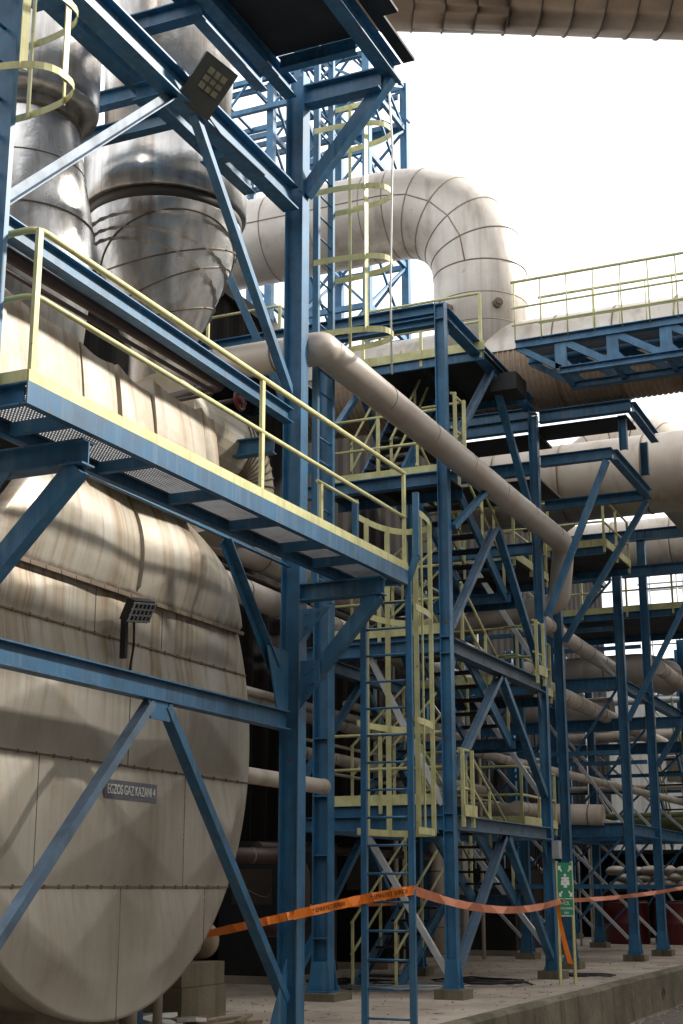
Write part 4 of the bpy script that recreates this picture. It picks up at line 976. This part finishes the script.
for k, (x, y, a, L, lab) in enumerate(((-7.75,14.2,.5,1.1,'longest pale timber scrap below the boiler'),(-7.9,14.35,.2,.9,'pale timber scrap lying beside the longest one'),(-7.6,14.5,-.3,.7,'short crossed timber scrap near the brace foot'),(-8.05,13.9,.9,.6,'short timber scrap furthest left under the boiler'))):
    d = Vector((math.sin(a),math.cos(a),0)); p = Vector((x,y,.03+.025*k)); tag(obj('timber_scrap', MB().bar(p-d*L/2, p+d*L/2+Vector((0,0,.02)), .035, .07), WOOD), lab, 'timber', 'timber scraps under the boiler')
for k, (x, y, a, w_, l_) in enumerate(((-9.1,14.1,.3,.4,.6),(-8.9,14.6,.9,.3,.5),(-8.55,14.25,-.4,.35,.5),(-8.35,14.0,.2,.3,.4),(-8.2,13.7,1.1,.3,.45),(-7.9,13.9,.6,.3,.35),(-8.7,13.6,-.2,.4,.6))):
    m3 = Matrix.Rotation(a,3,'Z') @ Matrix.Rotation(.12*(-1)**k,3,'X')
    g = MB(); rr = random.Random(k); pts = [(w_*.5*math.cos(t)*rr.uniform(.7,1.2), l_*.5*math.sin(t)*rr.uniform(.7,1.2)) for t in [2*math.pi*q/9 for q in range(9)]]
    g.plate([Vector((x,y,.04+.01*k)) + m3 @ Vector((u,w2,0)) for u,w2 in pts], .04, m3 @ Vector((0,0,1)))
    tag(obj('insulation_scrap', g, WHITE), 'torn pale scrap of insulation board lying under the boiler', 'scrap', 'pale insulation scraps under the boiler')
g = MB()
for i in range(420):
    x = random.uniform(-8.6,-6.9); y = random.uniform(9.5,13.7); s = random.uniform(.015,.07)
    g.obox((x,y,s*.3), Matrix.Rotation(random.uniform(0,3),3,'Z') @ Matrix.Rotation(random.uniform(0,3),3,'Y'), (s,s*.8,s*.5))
for i in range(300):
    x = random.uniform(-9.5,-5.9); y = random.uniform(14,30); s = random.uniform(.008,.03)
    g.obox((x,y,s*.3), Matrix.Rotation(random.uniform(0,3),3,'Z'), (s,s*.8,s*.5))
tag(obj('debris', g, CONC, origin=(-7.5,12,0)), 'crumbled insulation and grit scattered on the slab', 'debris', kind='stuff')
tag(obj('wire_loop', MB().tube(bend([(-8.0,14.6,3.0),(-8.0,14.7,1.6),(-7.6,15.0,1.3),(-7.2,14.3,1.5)], .3, 6), .012, 6), CABLE), 'thin dark wire drooping from the short pipe to the big column', 'wire')

# ================================================================== UNSEEN HALLS ADDED ACROSS THE ROAD (to shade the lower plant)
HALL = True
if HALL:
    hb = thing('shade_hall', 'long unseen pale hall added across the road to shade the lower plant', 'building', (30,25,-.66))
    obj('wall', corr_wall((14,-10,0),(14,34,0), -.66, 20.2, .4, .06), CLADW, hb); obj('roof', MB().box((13.8,-10.2,20.2),(40,34.2,20.5)), DARK, hb)
    obj('wall', MB().box((14.1,34.2,-.66),(40,34.4,27)), WALLL, hb); obj('wall', MB().box((14.1,-10,-.66),(40,-9.8,21)), WALLL, hb)

    hb2 = thing('shade_hall', 'taller unseen pale hall added further along to shade the tower and rack', 'building', (30,55,-.66))
    obj('wall', corr_wall((14.2,34.5,0),(14.2,84,0), -.66, 27, .4, .06), CLADW, hb2); obj('roof', MB().box((13.9,34.3,27),(40,84.2,27.3)), DARK, hb2)
rb = thing('rear_light_blocker', 'unseen dark hall added behind the camera to cut the sky light', 'building', (-8,-20,-.66))  # out of view, added to block sky light on camera-facing steel
obj('wall', corr_wall((13,-9,0),(-40,-9,0), -.66, 14, .4, .06), WALLD, rb); obj('roof', MB().box((-40,-30,14),(13.2,-8.9,14.3)), DARK, rb)
obj('wall', MB().box((13,-30,-.66),(13.2,-9,14)), WALLD, rb)
# ================================================================== LIGHT
SUN_AZ, SUN_EL = R(40), R(33)      # azimuth from +X towards +Y
dirv = Vector((math.cos(SUN_EL)*math.cos(SUN_AZ), math.cos(SUN_EL)*math.sin(SUN_AZ), math.sin(SUN_EL)))
sl = bpy.data.lights.new('sun', 'SUN'); sl.energy = 2.8; sl.angle = R(5.0); sl.color = (1.0,.95,.87)
so = bpy.data.objects.new('sun', sl); col.objects.link(so); so.rotation_euler = dirv.to_track_quat('Z', 'Y').to_euler(); so.location = (20,20,30)
wd = bpy.data.worlds.new('World'); scene.world = wd; wd.use_nodes = True; nt = wd.node_tree
bg = nt.nodes['Background']; sky = nt.nodes.new('ShaderNodeTexSky'); sky.sky_type = 'NISHITA'; sky.sun_disc = False
sky.sun_elevation = SUN_EL; sky.sun_rotation = math.pi/2 - SUN_AZ; sky.air_density = 1.0; sky.dust_density = 4.0; sky.ozone_density = 1.0
mx = nt.nodes.new('ShaderNodeMix'); mx.data_type = 'RGBA'; mx.inputs['Factor'].default_value = .75
cl = nt.nodes.new('ShaderNodeTexNoise'); cl.inputs['Scale'].default_value = 2.2; cl.inputs['Detail'].default_value = 5
tcw = nt.nodes.new('ShaderNodeTexCoord'); nt.links.new(tcw.outputs['Generated'], cl.inputs['Vector'])
cr = nt.nodes.new('ShaderNodeMix'); cr.data_type = 'RGBA'; cr.inputs['A'].default_value = (9.3,9.3,9.3,1); cr.inputs['B'].default_value = (12,11.9,11.6,1)
nt.links.new(cl.outputs['Fac'], cr.inputs['Factor'])
nt.links.new(sky.outputs['Color'], mx.inputs['A']); nt.links.new(cr.outputs['Result'], mx.inputs['B'])
nt.links.new(mx.outputs['Result'], bg.inputs['Color']); bg.inputs['Strength'].default_value = .083

cam = bpy.data.cameras.new('camera'); co = bpy.data.objects.new('camera', cam); col.objects.link(co)
cam.sensor_fit = 'VERTICAL'; cam.sensor_height = 36; cam.lens = 36*F_PX/1024; cam.clip_start = .1; cam.clip_end = 3000
co.location = EYE; co.rotation_euler = Matrix((RGT, UPV, -FWD)).transposed().to_euler()
scene.camera = co
scene.view_settings.view_transform = 'Standard'; scene.view_settings.look = 'None'; scene.view_settings.exposure = 1.42; scene.view_settings.gamma = 1
